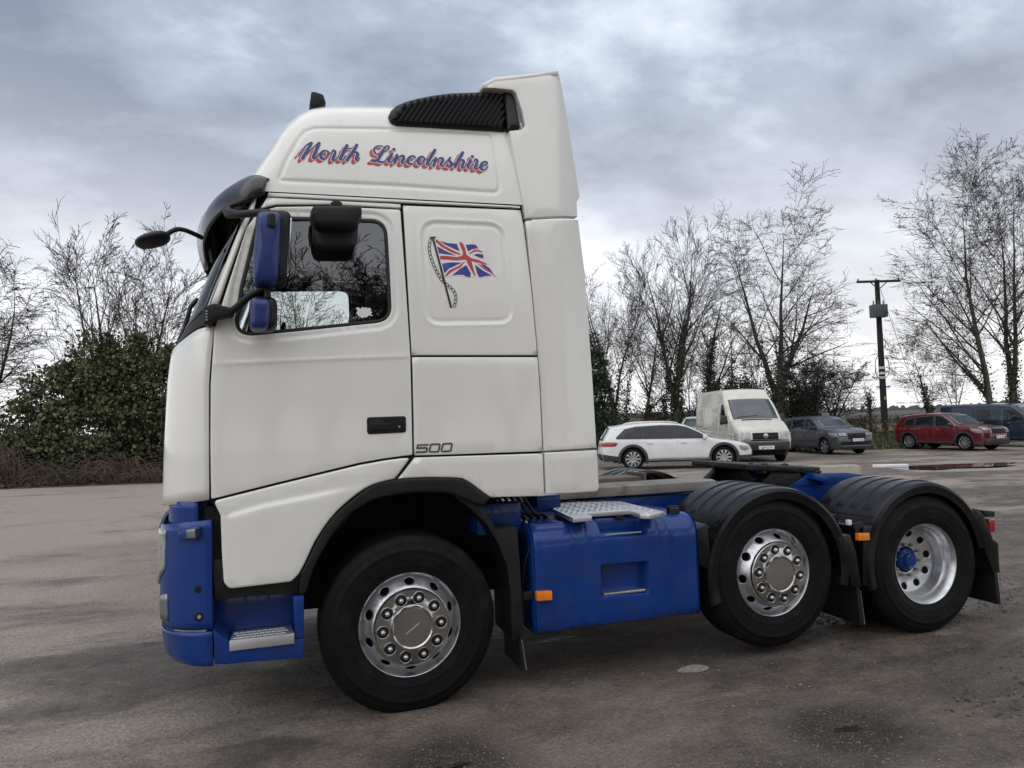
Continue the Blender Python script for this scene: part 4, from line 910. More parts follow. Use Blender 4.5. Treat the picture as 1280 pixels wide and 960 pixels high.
def tyre_mesh(name, parent, wdt=.30, rad=.521):
    p = [(.286, .045), (.292, .012), (.302, .001), (.312, -.004), (.33, -.012), (.345, -.016), (.352, -.020), (.358, -.019), (.375, -.024), (.40, -.027), (.425, -.026), (.432, -.029), (.440, -.028), (.446, -.023), (.47, -.014), (.478, -.013), (.485, -.007), (.497, .0), (.507, .008), (rad - .006, .016), (rad - .002, .026)]
    tr = []; y = .03
    for g_ in (.075, .125, .175, .225):
        tr += [(rad, y), (rad, g_ - .006), (rad - .014, g_ - .004), (rad - .014, g_ + .004), (rad, g_ + .006)]; y = g_ + .008
    tr.append((rad, wdt - .055)); full = p + tr + [(r, wdt - .028 - q) for r, q in p[::-1]]
    o = lathe(name, full, 'tyre', parent, 96, 28); return o
def wheel_convex(loc):
    w_ = empty('wheel', loc); w_.parent = truck
    tyre_mesh('tyre', w_)
    lathe('rim', [(.278, .09), (.272, .06), (.276, .03), (.290, .012), (.297, -.004), (.301, -.006), (.303, -.001), (.300, .012)], 'alloy', w_, 96, 50)
    hol = [(2 * math.pi * (i + .5) / 10, .251, .030, .017) for i in range(10)]
    rim = polar_disc('wheel_disc', ([.20, .215, .232, .262, .282], [-.052, -.048, -.030, .018, .04]), hol, .205, .279, 'alloy', w_)
    lathe('hub_plate', [(.222, -.030), (.220, -.054), (.214, -.062), (.19, -.064), (.13, -.066), (.124, -.070)], 'chrome', w_, 80, 40)
    cp = lathe('hub_cap', [(0, -.078), (.110, -.078), (.117, -.084), (.122, -.084), (.125, -.078), (.125, -.064)], 'chrome', w_, 64, 40)
    for i in range(10):
        a = 2 * math.pi * (i + .1) / 10; x, z = .170 * math.cos(a), .170 * math.sin(a)
        n_ = lathe('nut_well', [(.030, -.062), (.0335, -.0675), (.0355, -.0682), (.0375, -.063)], 'dark_void' if 0 else 'chrome', w_, 20, 40, loc=(x, 0, z))
        lathe('well_floor', [(0, -.0666), (.0335, -.0666)], 'dark_void', n_, 16, 0)
        lathe('wheel_nut', [(0, -.088), (.008, -.087), (.013, -.082), (.015, -.074), (.0165, -.066)], 'alloy', n_, 12, 40)
    lathe('wheel_back', [(0, .06), (.275, .06)], 'dark_void', w_, 32, 0)
    return w_
def wheel_concave(loc):
    w_ = empty('wheel', loc); w_.parent = truck
    tyre_mesh('tyre', w_)
    lathe('rim', [(.300, .010), (.303, -.002), (.301, -.006), (.297, -.004), (.290, .010), (.276, .028), (.274, .05), (.262, .075), (.256, .085), (.256, .12), (.246, .135), (.243, .172)], 'alloy', w_, 96, 50)
    hol = [(2 * math.pi * (i + .2) / 10, .203, .029, .026) for i in range(10)]
    polar_disc('wheel_disc', ([.10, .14, .15, .19, .246], [.186, .186, .186, .18, .158]), hol, .10, .245, 'alloy', w_)
    hub = lathe('hub', [(0, .125), (.044, .125), (.052, .131), (.055, .142), (.055, .158), (.074, .162), (.082, .166), (.088, .20)], 'blue_paint', w_, 40, 35)
    for i in range(10):
        a = 2 * math.pi * (i + .5) / 10; lathe('hub_bolt', [(0, .152), (.006, .152), (.006, .166)], 'blue_paint', hub, 6, 20, loc=(.07 * math.cos(a), 0, .07 * math.sin(a)))
        lathe('wheel_nut', [(0, .158), (.009, .159), (.013, .165), (.014, .19)], 'dark_void' if 0 else 'steel_grey', w_, 6, 20, loc=(.122 * math.cos(a + .2), 0, .122 * math.sin(a + .2)))
    lathe('wheel_back', [(0, .2), (.25, .2)], 'dark_void', w_, 32, 0)
    return w_
LIFT = .068
w1 = wheel_convex((0, .0, .508)); w2 = copy_tree(w1, truck); w2.location = (2.557, .0, .505 + LIFT); w2.rotation_euler = (0, R_(12), 0)
w3 = wheel_concave((3.94, .0, .508))
# cast bar across the front hub cap
c0 = Vector((0, -.0795, .0)); box('cap_bar', (.0, -.080, -.006), (.098, .005, .006), 'alloy', w1, .002, Matrix.Rotation(R_(-35), 3, 'Y'))
pl_ = lathe('tyre_inner', [(.30, .34), (.40, .30), (.50, .315), (.521, .34), (.521, .56), (.50, .59), (.40, .61), (.30, .58)], 'tyre', w3, 64, 30)
for src in (w1, w2, w3):
    c = copy_tree(src, truck); c.scale.y = -1; c.location.y = 2 * YC
for x, z in ((0, .508), (2.557, .573), (3.94, .508)): tube('axle', [(x, .2, z), (x, 2.2, z)], .075, 'dark_void', truck, 12)
# ------------------------------------------------------------------ fuel tank
def rsec(y0, y1, z0, z1, rt, rb_):
    """front half of the tank section, from the bottom edge up over the rounded shoulder to the back"""
    pts = [(y0 + .12, z0)]
    for k in range(7): a = math.pi / 2 * k / 6; pts.append((y0 + rb_ - rb_ * math.sin(a), z0 + rb_ - rb_ * math.cos(a)))
    for k in range(11): a = math.pi / 2 * k / 10; pts.append((y0 + rt - rt * math.cos(a), z1 - rt + rt * math.sin(a)))
    pts.append((y1, z1)); return np.array(pts)
ty0 = -.035; zt0, zt1 = .355, 1.025
sec = rsec(ty0, .62, zt0, zt1, .13, .05); sl_ = np.concatenate([[0], np.cumsum(np.linalg.norm(np.diff(sec, axis=0), axis=1))])
sn = np.gradient(sec, sl_, axis=0); sn = np.stack([sn[:, 1], -sn[:, 0]], 1)
def MT(off=0.):
    return lambda x, s, d: (x, np.interp(s, sl_, sec[:, 0]) + np.interp(s, sl_, sn[:, 0]) * (d + off), np.interp(s, sl_, sec[:, 1]) + np.interp(s, sl_, sn[:, 1]) * (d + off))
x0t, x1t = at(666.5, 700, y=ty0).x, at(874.5, 700, y=ty0).x
s_of = lambda z: float(np.interp(z, sec[8:14, 1], sl_[8:14])) if 0 else float(np.interp(z, sec[7:19, 1], sl_[7:19]))
def tq(l): return [(at(a, b, y=ty0).x, s_of(at(a, b, y=ty0).z)) for a, b in l]
pk = fillet(tq([(753, 708.5), (809.5, 703.5), (809, 741), (755.5, 745.5)]), .012)
stp = sl_[17]
xl, xr = at(748, 665, y=.03).x, at(802, 655, y=.03).x
pk2 = fillet([(xl, s_of(.925)), (xr, s_of(.925)), (xr, s_of(1.01) + .04), (xl, s_of(1.01) + .04)], .02)
bx = [at(a, 700, y=ty0).x for a in (717, 735, 825, 837)]
def tk_disp(x, s):
    e = 0
    for b in bx: e = e + .004 * np.exp(-((x - b) / .006) ** 2)
    p = np.stack([x, s], 1); d = bdist(p, [np.array(resample(pk, .02)), np.array(resample(pk2, .02))])
    return e - .006 * np.exp(-((d - .014) / .009) ** 2) + .0015 * np.sin(x * 19 + s * 7)
ex = np.concatenate([np.stack([np.full(40, b + dx), np.linspace(.06, sl_[-2], 40)], 1) for b in bx for dx in (-.012, -.006, 0, .006, .012)] + [offs(resample(p, .02), k) for p in (pk, pk2) for k in (-.03, -.02, -.012, -.006, .006, .012, .02, .03)])
tank = panel('fuel_tank', [(x0t, 0.0), (x1t, 0.0), (x1t, sl_[-1] - .002), (x0t, sl_[-1] - .002)], MT(), 'blue_paint', truck, holes=[pk, pk2], th=.06, rb=.035, grid=.045, disp=tk_disp, extra=ex, hole_th=.09)
panel('tank_pocket', pk, MT(.085), 'blue_paint', tank, th=0, rb=0, grid=.04); panel('tank_pocket', pk2, MT(.085), 'blue_paint', tank, th=0, rb=0, grid=.04)
pkx = np.array(pk); box('pocket_step', ((pkx[:, 0].min() + pkx[:, 0].max()) / 2, ty0 + .05, at(780, 741.5, y=ty0).z), (pkx[:, 0].max() - pkx[:, 0].min() - .02, .07, .018), 'alloy', tank, .006)
pkx2 = np.array(pk2); box('pocket_step', ((pkx2[:, 0].min() + pkx2[:, 0].max()) / 2, ty0 + .035, .932), (pkx2[:, 0].max() - pkx2[:, 0].min() - .05, .03, .008), 'alloy', tank, .003)
for x in (x0t + .008, x1t - .008):            # end plates
    bm = bmesh.new(); k = [bm.verts.new((x, y + .002, z)) for y, z in sec[1:]] + [bm.verts.new((x, .62, zt0))]; bm.faces.new(k); frombm('tank_end', bm, 'blue_paint', tank)
box('tank_underside', ((x0t + x1t) / 2, .3, zt0 + .02), (x1t - x0t - .03, .6, .02), 'blue_paint', tank, .004)
c = at(841.5, 645, y=.10); lathe('filler_cap', [(0, .035), (.035, .035), (.042, .03), (.046, .0), (.046, -.02)], 'black_plastic', tank, 20, loc=(c.x, .10, zt1 + .002), rot=(R_(90), 0, 0))
bm = bmesh.new(); bm_box(bm, (c.x, .10, zt1 + .038), (.088, .02, .014), .004); frombm('cap_grip', bm, 'black_plastic', tank)
ml = prism('side_marker', Q([(669.5, 739), (688.5, 737.8), (689, 749), (670, 750.4)], ty0 - .02), 'y', ty0 - .045, ty0 - .005, 'amber', truck, .005)
box('marker_bracket', (x0t - .02, ty0 + .02, at(664, 745, y=ty0).z), (.09, .012, .05), 'black_plastic', ml, .003)
tube('breather_hose', [at(666, 667, y=.02), at(662, 685, y=.03), at(656, 705, y=.05), at(654, 730, y=.08)], .007, 'seal_rubber', truck, 6, smooth=4)
# catwalk plates behind the cab
tl = [at(691, 635.5, y=.30), at(717, 647.5, y=.03), at(739.5, 645, y=.03), at(738, 641, y=.06), at(785, 638.5, y=.06), at(787, 642, y=.03), at(811, 643.5, y=.03), at(829, 639.5, y=.06), at(775, 627.5, y=.5), at(702, 629, y=.5)]
zc0 = zt1 + .045
def onz(px, py, z): p = at(px, py, z=z); return (p.x, p.y)
cw_out = [onz(691, 636, zc0), onz(716, 647.5, zc0), onz(740, 645, zc0), onz(731, 641, zc0), onz(786, 637.5, zc0), onz(800, 642.5, zc0), onz(812, 643, zc0), onz(830, 639, zc0), onz(775, 626.5, zc0), onz(702, 628, zc0)]
cwk = prism('catwalk_plate', cw_out, 'z', zc0 - .03, zc0, 'tread_plate', truck, .004)
bm = bmesh.new(); A = np.array(cw_out); mn, mx_ = A.min(0), A.max(0)
for i, x in enumerate(np.arange(mn[0], mx_[0], .042)):
    for j, y in enumerate(np.arange(mn[1], mx_[1], .04)):
        p = np.array([[x + (j % 2) * .021, y]])
        if inside(p, A)[0] and bdist(p, [A])[0] > .02: bm_box(bm, (p[0, 0], p[0, 1], zc0 + .002), (.024, .008, .007), .002, Matrix.Rotation(R_(45 if (i + j) % 2 else -45), 3, 'Z'), 1)
tag(frombm('tread_cleats', bm, 'tread_plate', cwk), kind='stuff')
for xx in (cw_out[1][0] + .1, cw_out[6][0] - .08): box('catwalk_foot', (xx, .12, zc0 - .045), (.05, .12, .03), 'black_plastic', cwk, .004)
# blue box behind the cab corner and small fittings
prism('side_bracket', Q([(671, 620), (701, 618), (701.5, 634.5), (672, 636)], .25), 'y', .25, .5, 'blue_paint', truck, .01)
for k in range(5):
    x = .62 + .05 * k; tube('air_line', [(x, .25 + .03 * k, 1.22), (x + .05, .22, 1.12 - .01 * k), (x + .12, .26, 1.06), (x + .2, .35, 1.0)], .012, 'seal_rubber', truck, 6, smooth=4)
box('suspension_block', (.62, .30, 1.06), (.3, .25, .2), 'blue_paint', truck, .02)

# ------------------------------------------------------------------ chassis
for y, s in ((.78, 1), (1.62, -1)):
    r = prism('chassis_rail', [(y, .80), (y + .07 * s, .80), (y + .07 * s, .815), (y + .01 * s, .815), (y + .01 * s, 1.045), (y + .07 * s, 1.045), (y + .07 * s, 1.06), (y, 1.06)], 'x', -.9, 4.45, 'blue_paint', truck, .002)
for x in (.9, 1.9, 2.9, 4.3): box('cross_member', (x, YC, .93), (.08, .84, .18), 'blue_paint', truck, .006)
prism('rail_cover', [(.74, 1.085), (.77, 1.08), (1.16, 1.09), (1.16, 1.15), (.79, 1.165), (.74, 1.155)], 'x', .86, 2.62, 'weathered_rail', truck, .006)
prism('rail_cover', [(1.35, 1.07), (1.66, 1.07), (1.66, 1.165), (1.35, 1.165)], 'x', .86, 2.30, 'rusty_rail', truck, .006)
box('cover_end', (2.30, 1.5, 1.14), (.03, .34, .11), 'rusty_rail', truck, .004)
box('gear_case', (1.4, YC, .7), (1.3, .5, .4), 'dark_void', truck, .05); box('engine_sump', (-.1, YC, .72), (1.2, .7, .5), 'dark_void', truck, .05); box('battery_box', (1.35, 2.1, .7), (1.1, .5, .6), 'dark_void', truck, .04)
# fifth wheel coupling
def fifth():
    bm = bmesh.new(); xa, xb, zf = -.42, .40, .0
    out = [(xa, .80), (xa + .06, .74), (xb - .30, .74), (xb, .86), (xb, 1.12), (xb - .32, 1.18), (xb - .36, 1.2), (xb - .32, 1.22), (xb, 1.28), (xb, 1.54), (xb - .30, 1.66), (xa + .06, 1.66), (xa, 1.60)]
    p = prism('fifth_wheel', out, 'z', zf - .05, zf, 'grease', truck, .012); rs = random.Random(5)
    for i in range(60):                       # grease lumps along the rim
        x = rs.uniform(xa + .05, xb - .04); y = rs.choice((.77, .80, .9, 1.5, 1.6)) + rs.uniform(-.03, .05); s = rs.uniform(.012, .04)
        g_ = bmesh.ops.create_icosphere(bm, subdivisions=1, radius=s)['verts']
        for v_ in g_: v_.co *= rs.uniform(.7, 1.2); v_.co.z *= .6
        bmesh.ops.translate(bm, vec=(x, y, zf - rs.uniform(0, .06)), verts=g_)
    tag(frombm('grease_lumps', bm, 'grease', p, 60), kind='stuff')
    p.location = (3.36, 0, 1.235); p.rotation_euler = (0, R_(4.5), 0)
    for y in (.84, 1.56):
        prism('coupling_pedestal', [(-.3, -.18), (.2, -.18), (.12, -.05), (-.16, -.05)], 'y', y - .06, y + .06, 'grease', p, .01)
    return p
fifth()
for y in (.80, 1.58):
    prism('rear_ramp', [(3.35, 1.06), (4.36, 1.06), (4.36, 1.09), (3.95, 1.15), (3.55, 1.16)], 'y', y - .03, y + .05, 'blue_paint', truck, .006)
    box('ramp_bracket', (3.62, y, 1.12), (.16, .2, .05), 'blue_paint', truck, .008, Matrix.Rotation(R_(18), 3, 'Y'))
# lumpy dark pieces on the frame between guards
box('valve_block', (3.27, .35, .75), (.12, .3, .3), 'black_plastic', truck, .02)

# ------------------------------------------------------------------ rear mudguards
def guard(cx_, cz, R0, a0, a1, label=None, tail=None, head=None):
    """arched guard with rolled outer lip and raised ribs, angles measured from the rear horizontal"""
    yo, yi = -.045, .60; n_a = 48
    prof = [(R0 - .085, yo + .012), (R0 - .03, yo), (R0 - .008, yo + .012), (R0, yo + .045), (R0, yi), (R0 - .012, yi + .004), (R0 - .012, yo + .06), (R0 - .045, yo + .02)]
    v, f = [], []; kk = len(prof)
    for i in range(n_a + 1):
        a = a0 + (a1 - a0) * i / n_a
        for r, y in prof: v.append((cx_ + r * math.cos(a), y, cz + r * math.sin(a)))
    for i in range(n_a):
        for j in range(kk): f.append((i * kk + j, i * kk + (j + 1) % kk, (i + 1) * kk + (j + 1) % kk, (i + 1) * kk + j))
    f += [tuple(range(kk)), tuple(n_a * kk + j for j in range(kk))[::-1]]
    g_ = mk('mudguard', v, f, 'guard_plastic', truck, 40)
    def rib(y0, y1, b0, b1):
        v, f = [], []; n_ = 28
        for i in range(n_ + 1):
            a = b0 + (b1 - b0) * i / n_; q = min(i, n_ - i, 1) * .009
            for r, y in ((R0 - .003, y0), (R0 + q, y0 + .006), (R0 + q, y1 - .006), (R0 - .003, y1)): v.append((cx_ + r * math.cos(a), y, cz + r * math.sin(a)))
        for i in range(n_):
            for j in range(3): f.append((i * 4 + j, i * 4 + j + 1, (i + 1) * 4 + j + 1, (i + 1) * 4 + j))
        mk('guard_rib', v, f, 'guard_plastic', g_, 40)
    for k in range(4): rib(.045 + .138 * k, .045 + .138 * k + .088, R_(138), R_(35))
    rib(.08, .13, R_(172), R_(144)); rib(.40, .45, R_(172), R_(144))
    for b in (R_(143), R_(38)):               # joints of the three guard sections
        tube('guard_joint', [(cx_ + (R0 + .001) * math.cos(b), y, cz + (R0 + .001) * math.sin(b)) for y in np.linspace(yo + .04, yi, 4)] , .004, 'dark_void', g_, 5)
    return g_
c2 = at(974, 611.5, y=-.045); R2 = .60
g2 = guard(2.60, 1.165 - R2, R2, R_(-14), R_(196))
prism('guard_tail', Q([(1062, 668), (1070, 690), (1076.5, 734), (1064, 734), (1058, 700), (1046, 672)], -.04), 'y', -.043, .45, 'guard_plastic', g2, .006)
prism('guard_head', Q([(872, 662), (884, 655), (888, 690), (885.5, 712), (874, 706)], -.03), 'y', -.03, .3, 'guard_plastic', g2, .006)
g3 = guard(3.93, 1.130 - .60, .60, R_(6), R_(196))
prism('guard_tail', Q([(1222, 636), (1229, 643), (1234.5, 655), (1241, 674), (1247.5, 679), (1249.5, 716), (1241, 715), (1232, 690), (1218, 650)], -.04), 'y', -.043, .45, 'guard_plastic', g3, .006)
prism('guard_head', Q([(1079, 660), (1096, 655), (1090, 690), (1092, 731), (1078.5, 733)], -.03), 'y', -.03, .5, 'guard_plastic', g3, .006)
for gg in (g2, g3):
    c = copy_tree(gg, truck); c.scale.y = -1; c.location.y = 2 * YC
f2 = prism('mud_flap', Q([(1245, 712), (1249.5, 714), (1254.5, 757), (1250, 756)], -.02), 'y', .0, .5, 'black_plastic', truck, .003)
bm = bmesh.new()
for k in range(11): bm_box(bm, at(1250 + k * .42, 719 + k * 3.5, y=-.004), (.010, .008, .012), .002)
tag(frombm('flap_studs', bm, 'steel_grey', f2), kind='stuff')
f3 = prism('mud_flap', Q([(1072, 734), (1076, 735), (1081, 782), (1077, 782)], -.01), 'y', .0, .5, 'black_plastic', truck, .003)
bm = bmesh.new()
for k in range(14): bm_box(bm, at(1075.5 + k * .4, 739 + k * 3.1, y=-.004), (.008, .008, .010), .002)
tag(frombm('flap_studs', bm, 'steel_grey', f3), kind='stuff')
m2 = prism('side_marker', Q([(1070.5, 666.5), (1084.5, 665.8), (1085, 674.8), (1071, 675.5)], -.03), 'y', -.05, -.015, 'amber', truck, .004)
prism('marker_bracket', Q([(1066, 655), (1078, 652), (1088, 690), (1076, 688)], -.0), 'y', -.005, .02, 'black_plastic', m2, .003)
prism('bracket_tag', Q([(1058, 650), (1062, 649.5), (1062.5, 655.5), (1058.5, 656)], -.01), 'y', -.03, .0, 'print_white', m2, .002)
for y in (.02, 2 * YC - .30):
    tlp = prism('tail_lamp', Q([(1234, 648.5), (1242.5, 649), (1243, 664.5), (1236.5, 666)], .05), 'y', y + .02, y + .25, 'red_lens', truck, .008)
    prism('lamp_bracket', Q([(1228, 638), (1242, 639), (1242, 646), (1230, 646)], .03), 'y', y, y + .28, 'black_plastic', tlp, .004)
box('rear_cross_beam', (4.44, YC, .85), (.08, 2.1, .12), 'black_plastic', truck, .01)

# far side: repeat the near side's panels
memo = {}
for o in MIRROR:
    c = o.copy(); COL.objects.link(c); memo[o] = c
    c.parent = memo.get(o.parent, truck if o.parent == truck else None)
    if c.parent == truck: c.scale = (1, -1, 1); c.location = (c.location.x, 2 * YC - c.location.y, c.location.z)
# ------------------------------------------------------------------ parked vehicles
for nm, c, r_ in (('car_white', (.70, .70, .69), .3), ('van_white', (.60, .585, .50), .4), ('car_grey', (.045, .05, .062), .3), ('car_red', (.105, .006, .012), .28), ('van_teal', (.007, .022, .040), .3), ('car_silver', (.62, .62, .60), .3)):
    pm(nm, c, r_, coat=.6, var=.04, vscale=2, dirt=(.36, .32, .27) if 'van_w' in nm else (.22, .19, .16), dirt_amt=.5 if 'van_w' in nm else .12, dscale=3)
pm('car_trim', (.035, .036, .038), .6, var=.2, dirt=(.10, .09, .08), dirt_amt=.4); pm('dark_glass', (.012, .015, .018), .04, spec=.5, var=.2, rvar=.02)
pm('pale_glass', (.045, .055, .065), .04, spec=1., var=.3, vscale=1.5, rvar=.02)
pm('plate', (.75, .75, .73), .4); pm('moss_roof', (.40, .40, .30), .7, var=.2, dirt=(.12, .13, .07), dirt_amt=.8, dscale=6)
def text_mesh(s, size):
    cu = bpy.data.curves.new('t', 'FONT'); cu.body = s; cu.size = size; cu.align_x = 'CENTER'; cu.align_y = 'CENTER'; o = bpy.data.objects.new('t', cu); COL.objects.link(o)
    me = bpy.data.meshes.new_from_object(o); bpy.data.objects.remove(o); me.name = 'plate_text'; return me
def car(name, label, cat, sp, loc, head, group):
    W, L0, paint = sp['W'], sp['L'], sp['paint']; wb, wr, belt = sp['wb'], sp['wr'], sp['belt']; tum = sp.get('tum', .32)
    root = empty(name, loc, math.atan2(head[1], head[0])); tag(root, label, cat, group)
    def hw(x, z):
        x, z = np.asarray(x, float), np.asarray(z, float)
        return W / 2 * (1 - sp.get('taper', .11) * np.clip(np.abs(x - sp.get('mid', 0)) / (L0 / 2), 0, 1.1) ** 5) - tum * np.maximum(0, z - belt) - .12 * np.maximum(0, .45 - z) + .012 * np.cos((z - .6) * 5) - .012
    prof = np.array(spline(sp['prof'], 5)); rb = sp.get('rb', .055)
    sl = sp.get('sill', .27); ax = (wb / 2, -wb / 2); ar = wr + .055
    bot = []
    for xc_ in (-wb / 2, wb / 2):
        h = max(0, sl - wr * .0); a0 = math.asin(min(1, max(-1, (sl - wr) / ar)))
        bot += [(xc_ + ar * math.cos(a), wr + ar * math.sin(a)) for a in np.linspace(math.pi - a0, a0, 19)]
    poly = [tuple(p) for p in prof] + bot
    # side skins
    for sgn in (-1, 1):
        M = lambda x, z, d, s=sgn: (x, s * (hw(x, z) - d), z)
        wins = sp['windows']
        body = panel('body_side', poly, M, paint, root, th=.02, rb=rb, grid=.10, edge=.07)
        for wv in wins: panel('side_window', fillet(wv, .03), lambda x, z, d, s=sgn: (x, s * (hw(x, z) + .018 - d), z), sp.get('glass', 'dark_glass'), body, th=.012, rb=.005, grid=.12, edge=.1)
        if sp.get('chrome'): panel('window_surround', fillet(sp['chrome'], .05), lambda x, z, d, s=sgn: (x, s * (hw(x, z) + .001 - d), z), sp.get('surround', 'car_trim'), body, th=.012, rb=.003, grid=.12, edge=.1)
        if sp.get('surround'): panel('window_trim', fillet([(x * .985 - .005, z - (.018 if z > 1.2 else -.018)) for x, z in sp['chrome']], .05), lambda x, z, d, s=sgn: (x, s * (hw(x, z) + .003 - d), z), 'car_trim', body, th=.012, rb=.003, grid=.12, edge=.1)
        for dv in sp.get('doors', []):
            dr = panel('door', fillet(dv, .05), lambda x, z, d, s=sgn: (x, s * (hw(x, z) + .010 - d), z), paint, body, th=.012, rb=.012, grid=.12, edge=.1)
            xa = min(p[0] for p in dv); zz = belt - .12; xh = xa + .16
            if sgn == -1 or True: box('door_handle', (xh, sgn * (float(hw(xh, zz)) + .028), zz), (.17, .025, .03), sp.get('hand', 'chrome'), dr, .008)
        for (pl, mt, nm) in sp.get('side_bits', []): panel(nm, fillet(pl, .02), lambda x, z, d, s=sgn: (x, s * (hw(x, z) + .014 - d), z), mt, body, th=.02, rb=.008, grid=.08, edge=.06)
        for xc_ in ax:                        # arch lips
            ro, ri = ar + sp.get('lip', .03), ar - .012; a = np.linspace(R_(-18), R_(198), 25)
            pl = [(xc_ + ro * math.cos(t), wr + ro * math.sin(t)) for t in a] + [(xc_ + ri * math.cos(t), wr + ri * math.sin(t)) for t in a[::-1]]
            panel('wheel_arch', pl, lambda x, z, d, s=sgn: (x, s * (hw(x, z) + .012 - d), z), sp.get('lipmat', 'car_trim'), body, th=.10, rb=.008, grid=.08, edge=.08)
    # skin across the car, front to rear
    T = np.linspace(-1, 1, 13); n_p = len(prof)
    dirs = np.gradient(prof, axis=0); dirs /= np.linalg.norm(dirs, axis=1)[:, None] + 1e-9; nor = np.stack([dirs[:, 1], -dirs[:, 0]], 1)
    if nor[n_p // 2][1] < 0: nor = -nor
    def SP(i, t, off=0.):
        k = np.clip(i, 0, n_p - 1.001); a = int(k); f_ = k - a; p = prof[a] * (1 - f_) + prof[a + 1] * f_; nn_ = nor[a] * (1 - f_) + nor[a + 1] * f_
        x, z = p; bl = sp.get('bulge', .13) * np.clip((abs(x - sp.get('mid', 0)) - .55 * L0 / 2) / (.45 * L0 / 2), 0, 1) ** 1.5 * (1 if x > 0 else -1)
        q = (1 - abs(t) ** 2.6); return (x + nn_[0] * off + bl * q, t * (float(hw(x, z)) - rb * .75), z + nn_[1] * off + .03 * q * (nn_[1] > .5))
    v = [SP(i, t) for i in range(n_p) for t in T]; m = len(T)
    mk('body_top', v, [(i * m + j, i * m + j + 1, (i + 1) * m + j + 1, (i + 1) * m + j) for i in range(n_p - 1) for j in range(m - 1)], paint, root, 35)
    def idx_z(z, front=True):
        rng = range(n_p // 2) if front else range(n_p - 1, n_p // 2, -1)
        for i in rng:
            j = i + 1 if front else i - 1
            if (prof[i][1] - z) * (prof[j][1] - z) <= 0: return i + (j - i) * (z - prof[i][1]) / (prof[j][1] - prof[i][1] + 1e-9)
        return 0
    def grid_patch(nm, i0, i1, t0, t1, off, mat, th=.012, parent=root, tp=0.):
        v, f = [], []; a_, b_ = 6, 8
        for a in range(a_ + 1):
            for b in range(b_ + 1):
                fr = a / a_; tt = t0 + (t1 - t0) * b / b_; tt *= (1 - tp * fr); v.append(SP(i0 + (i1 - i0) * fr, tt, off))
        f = [(a * (b_ + 1) + b, a * (b_ + 1) + b + 1, (a + 1) * (b_ + 1) + b + 1, (a + 1) * (b_ + 1) + b) for a in range(a_) for b in range(b_)]
        o = mk(nm, v, f, mat, parent, 40)
        if th: s = o.modifiers.new('thickness', 'SOLIDIFY'); s.thickness = th; s.offset = 0
        return o
    nk = 5
    a, b = sp['screen']; grid_patch('windscreen', a * nk + .3, b * nk - .3, -.93, .93, .006, sp.get('screen_mat', 'pale_glass'))
    if 'rear_glass' in sp: a, b = sp['rear_glass']; grid_patch('rear_window', a * nk + .4, b * nk - .4, -.86, .86, .006, 'dark_glass')
    for (nm, z0, z1, t0, t1, off, mt) in sp.get('front', []): grid_patch(nm, idx_z(z0), idx_z(z1), t0, t1, off, mt)
    for (nm, z0, z1, t0, t1, off, mt) in sp.get('rear', []): grid_patch(nm, idx_z(z0, False), idx_z(z1, False), t0, t1, off, mt)
    for (nm, i0, i1, t0, t1, off, mt) in sp.get('top', []): grid_patch(nm, i0 * nk, i1 * nk, t0, t1, off, mt)
    if 'plate' in sp:
        z, s = sp['plate']; p = Vector(SP(idx_z(z), 0, .05)); ti = sp.get('tilt', 0.)
        pl = box('number_plate', p, (.012, .52, .115), 'plate', root, .003, Matrix.Rotation(ti, 3, 'Y')); me = text_mesh(s, .105)
        link('plate_text', me, 'print_black', pl, (p.x + .012, p.y, p.z), (R_(90), 0, R_(90)))
    box('underbody', (0, 0, sl + .05), (L0 * .86, W * .8, .22), 'dark_void', root, .03)
    for x in ax: box('wheel_well', (x, 0, wr + .12), (ar * 2 + .05, W * .82, ar * 1.2), 'dark_void', root, .05)
    # wheels
    first = None
    for x in ax:
        for s in (-1, 1):
            if first is None:
                ty = lathe('wheel', [(wr * .68, .02), (wr * .72, -.004), (wr * .84, -.014), (wr * .95, .0), (wr, .03), (wr, .18), (wr * .95, .21), (wr * .68, .20)], 'tyre', root, 40, 40)
                lathe('rim', [(wr * .70, .0), (wr * .69, .006), (wr * .64, .05), (wr * .2, .06), (0, .06)], sp.get('rim_back', 'car_trim'), ty, 40, 40)
                lathe('rim_edge', [(wr * .64, .012), (wr * .665, -.002), (wr * .70, -.002), (wr * .70, .01)], sp.get('rim', 'alloy'), ty, 40, 40)
                for k in range(sp.get('spokes', 10)):
                    an = 2 * math.pi * k / sp.get('spokes', 10); bm = bmesh.new(); bm_box(bm, (wr * .38, .012, 0), (wr * .56, .03, wr * sp.get('sw', .12)), .006); bmesh.ops.rotate(bm, cent=(0, 0, 0), matrix=Matrix.Rotation(an, 3, 'Y'), verts=bm.verts[:]); frombm('spoke', bm, sp.get('rim', 'alloy'), ty)
                lathe('wheel_hub', [(0, -.006), (wr * .15, -.004), (wr * .18, .02)], sp.get('rim', 'alloy'), ty, 16, 40); first = ty; o = ty
            else: o = copy_tree(first, root)
            o.location = (x, s * (float(hw(x, wr)) - .03) , wr); o.scale = (1, 1 if s < 0 else -1, 1)
    for s in (-1, 1):
        x, z = sp['mirror']; bm = bmesh.new(); bm_box(bm, (x, s * (float(hw(x, z)) + .11), z), (.12, .2, sp.get('mh', .15)), .045, seg=3); frombm('door_mirror', bm, sp.get('mirmat', paint), root, 50)
    return root, SP, idx_z
def head_from(px, py, wx, wy, h, W):
    """centre of a car whose wheel (wx, wy in its own axes) stands at a pixel"""
    h = Vector((h[0], h[1], 0)).normalized(); l = Vector((-h.y, h.x, 0)); c = atg(px, py); q = c - h * wx - l * wy; return (q.x, q.y, float(gz(q.x, q.y))), (h.x, h.y)

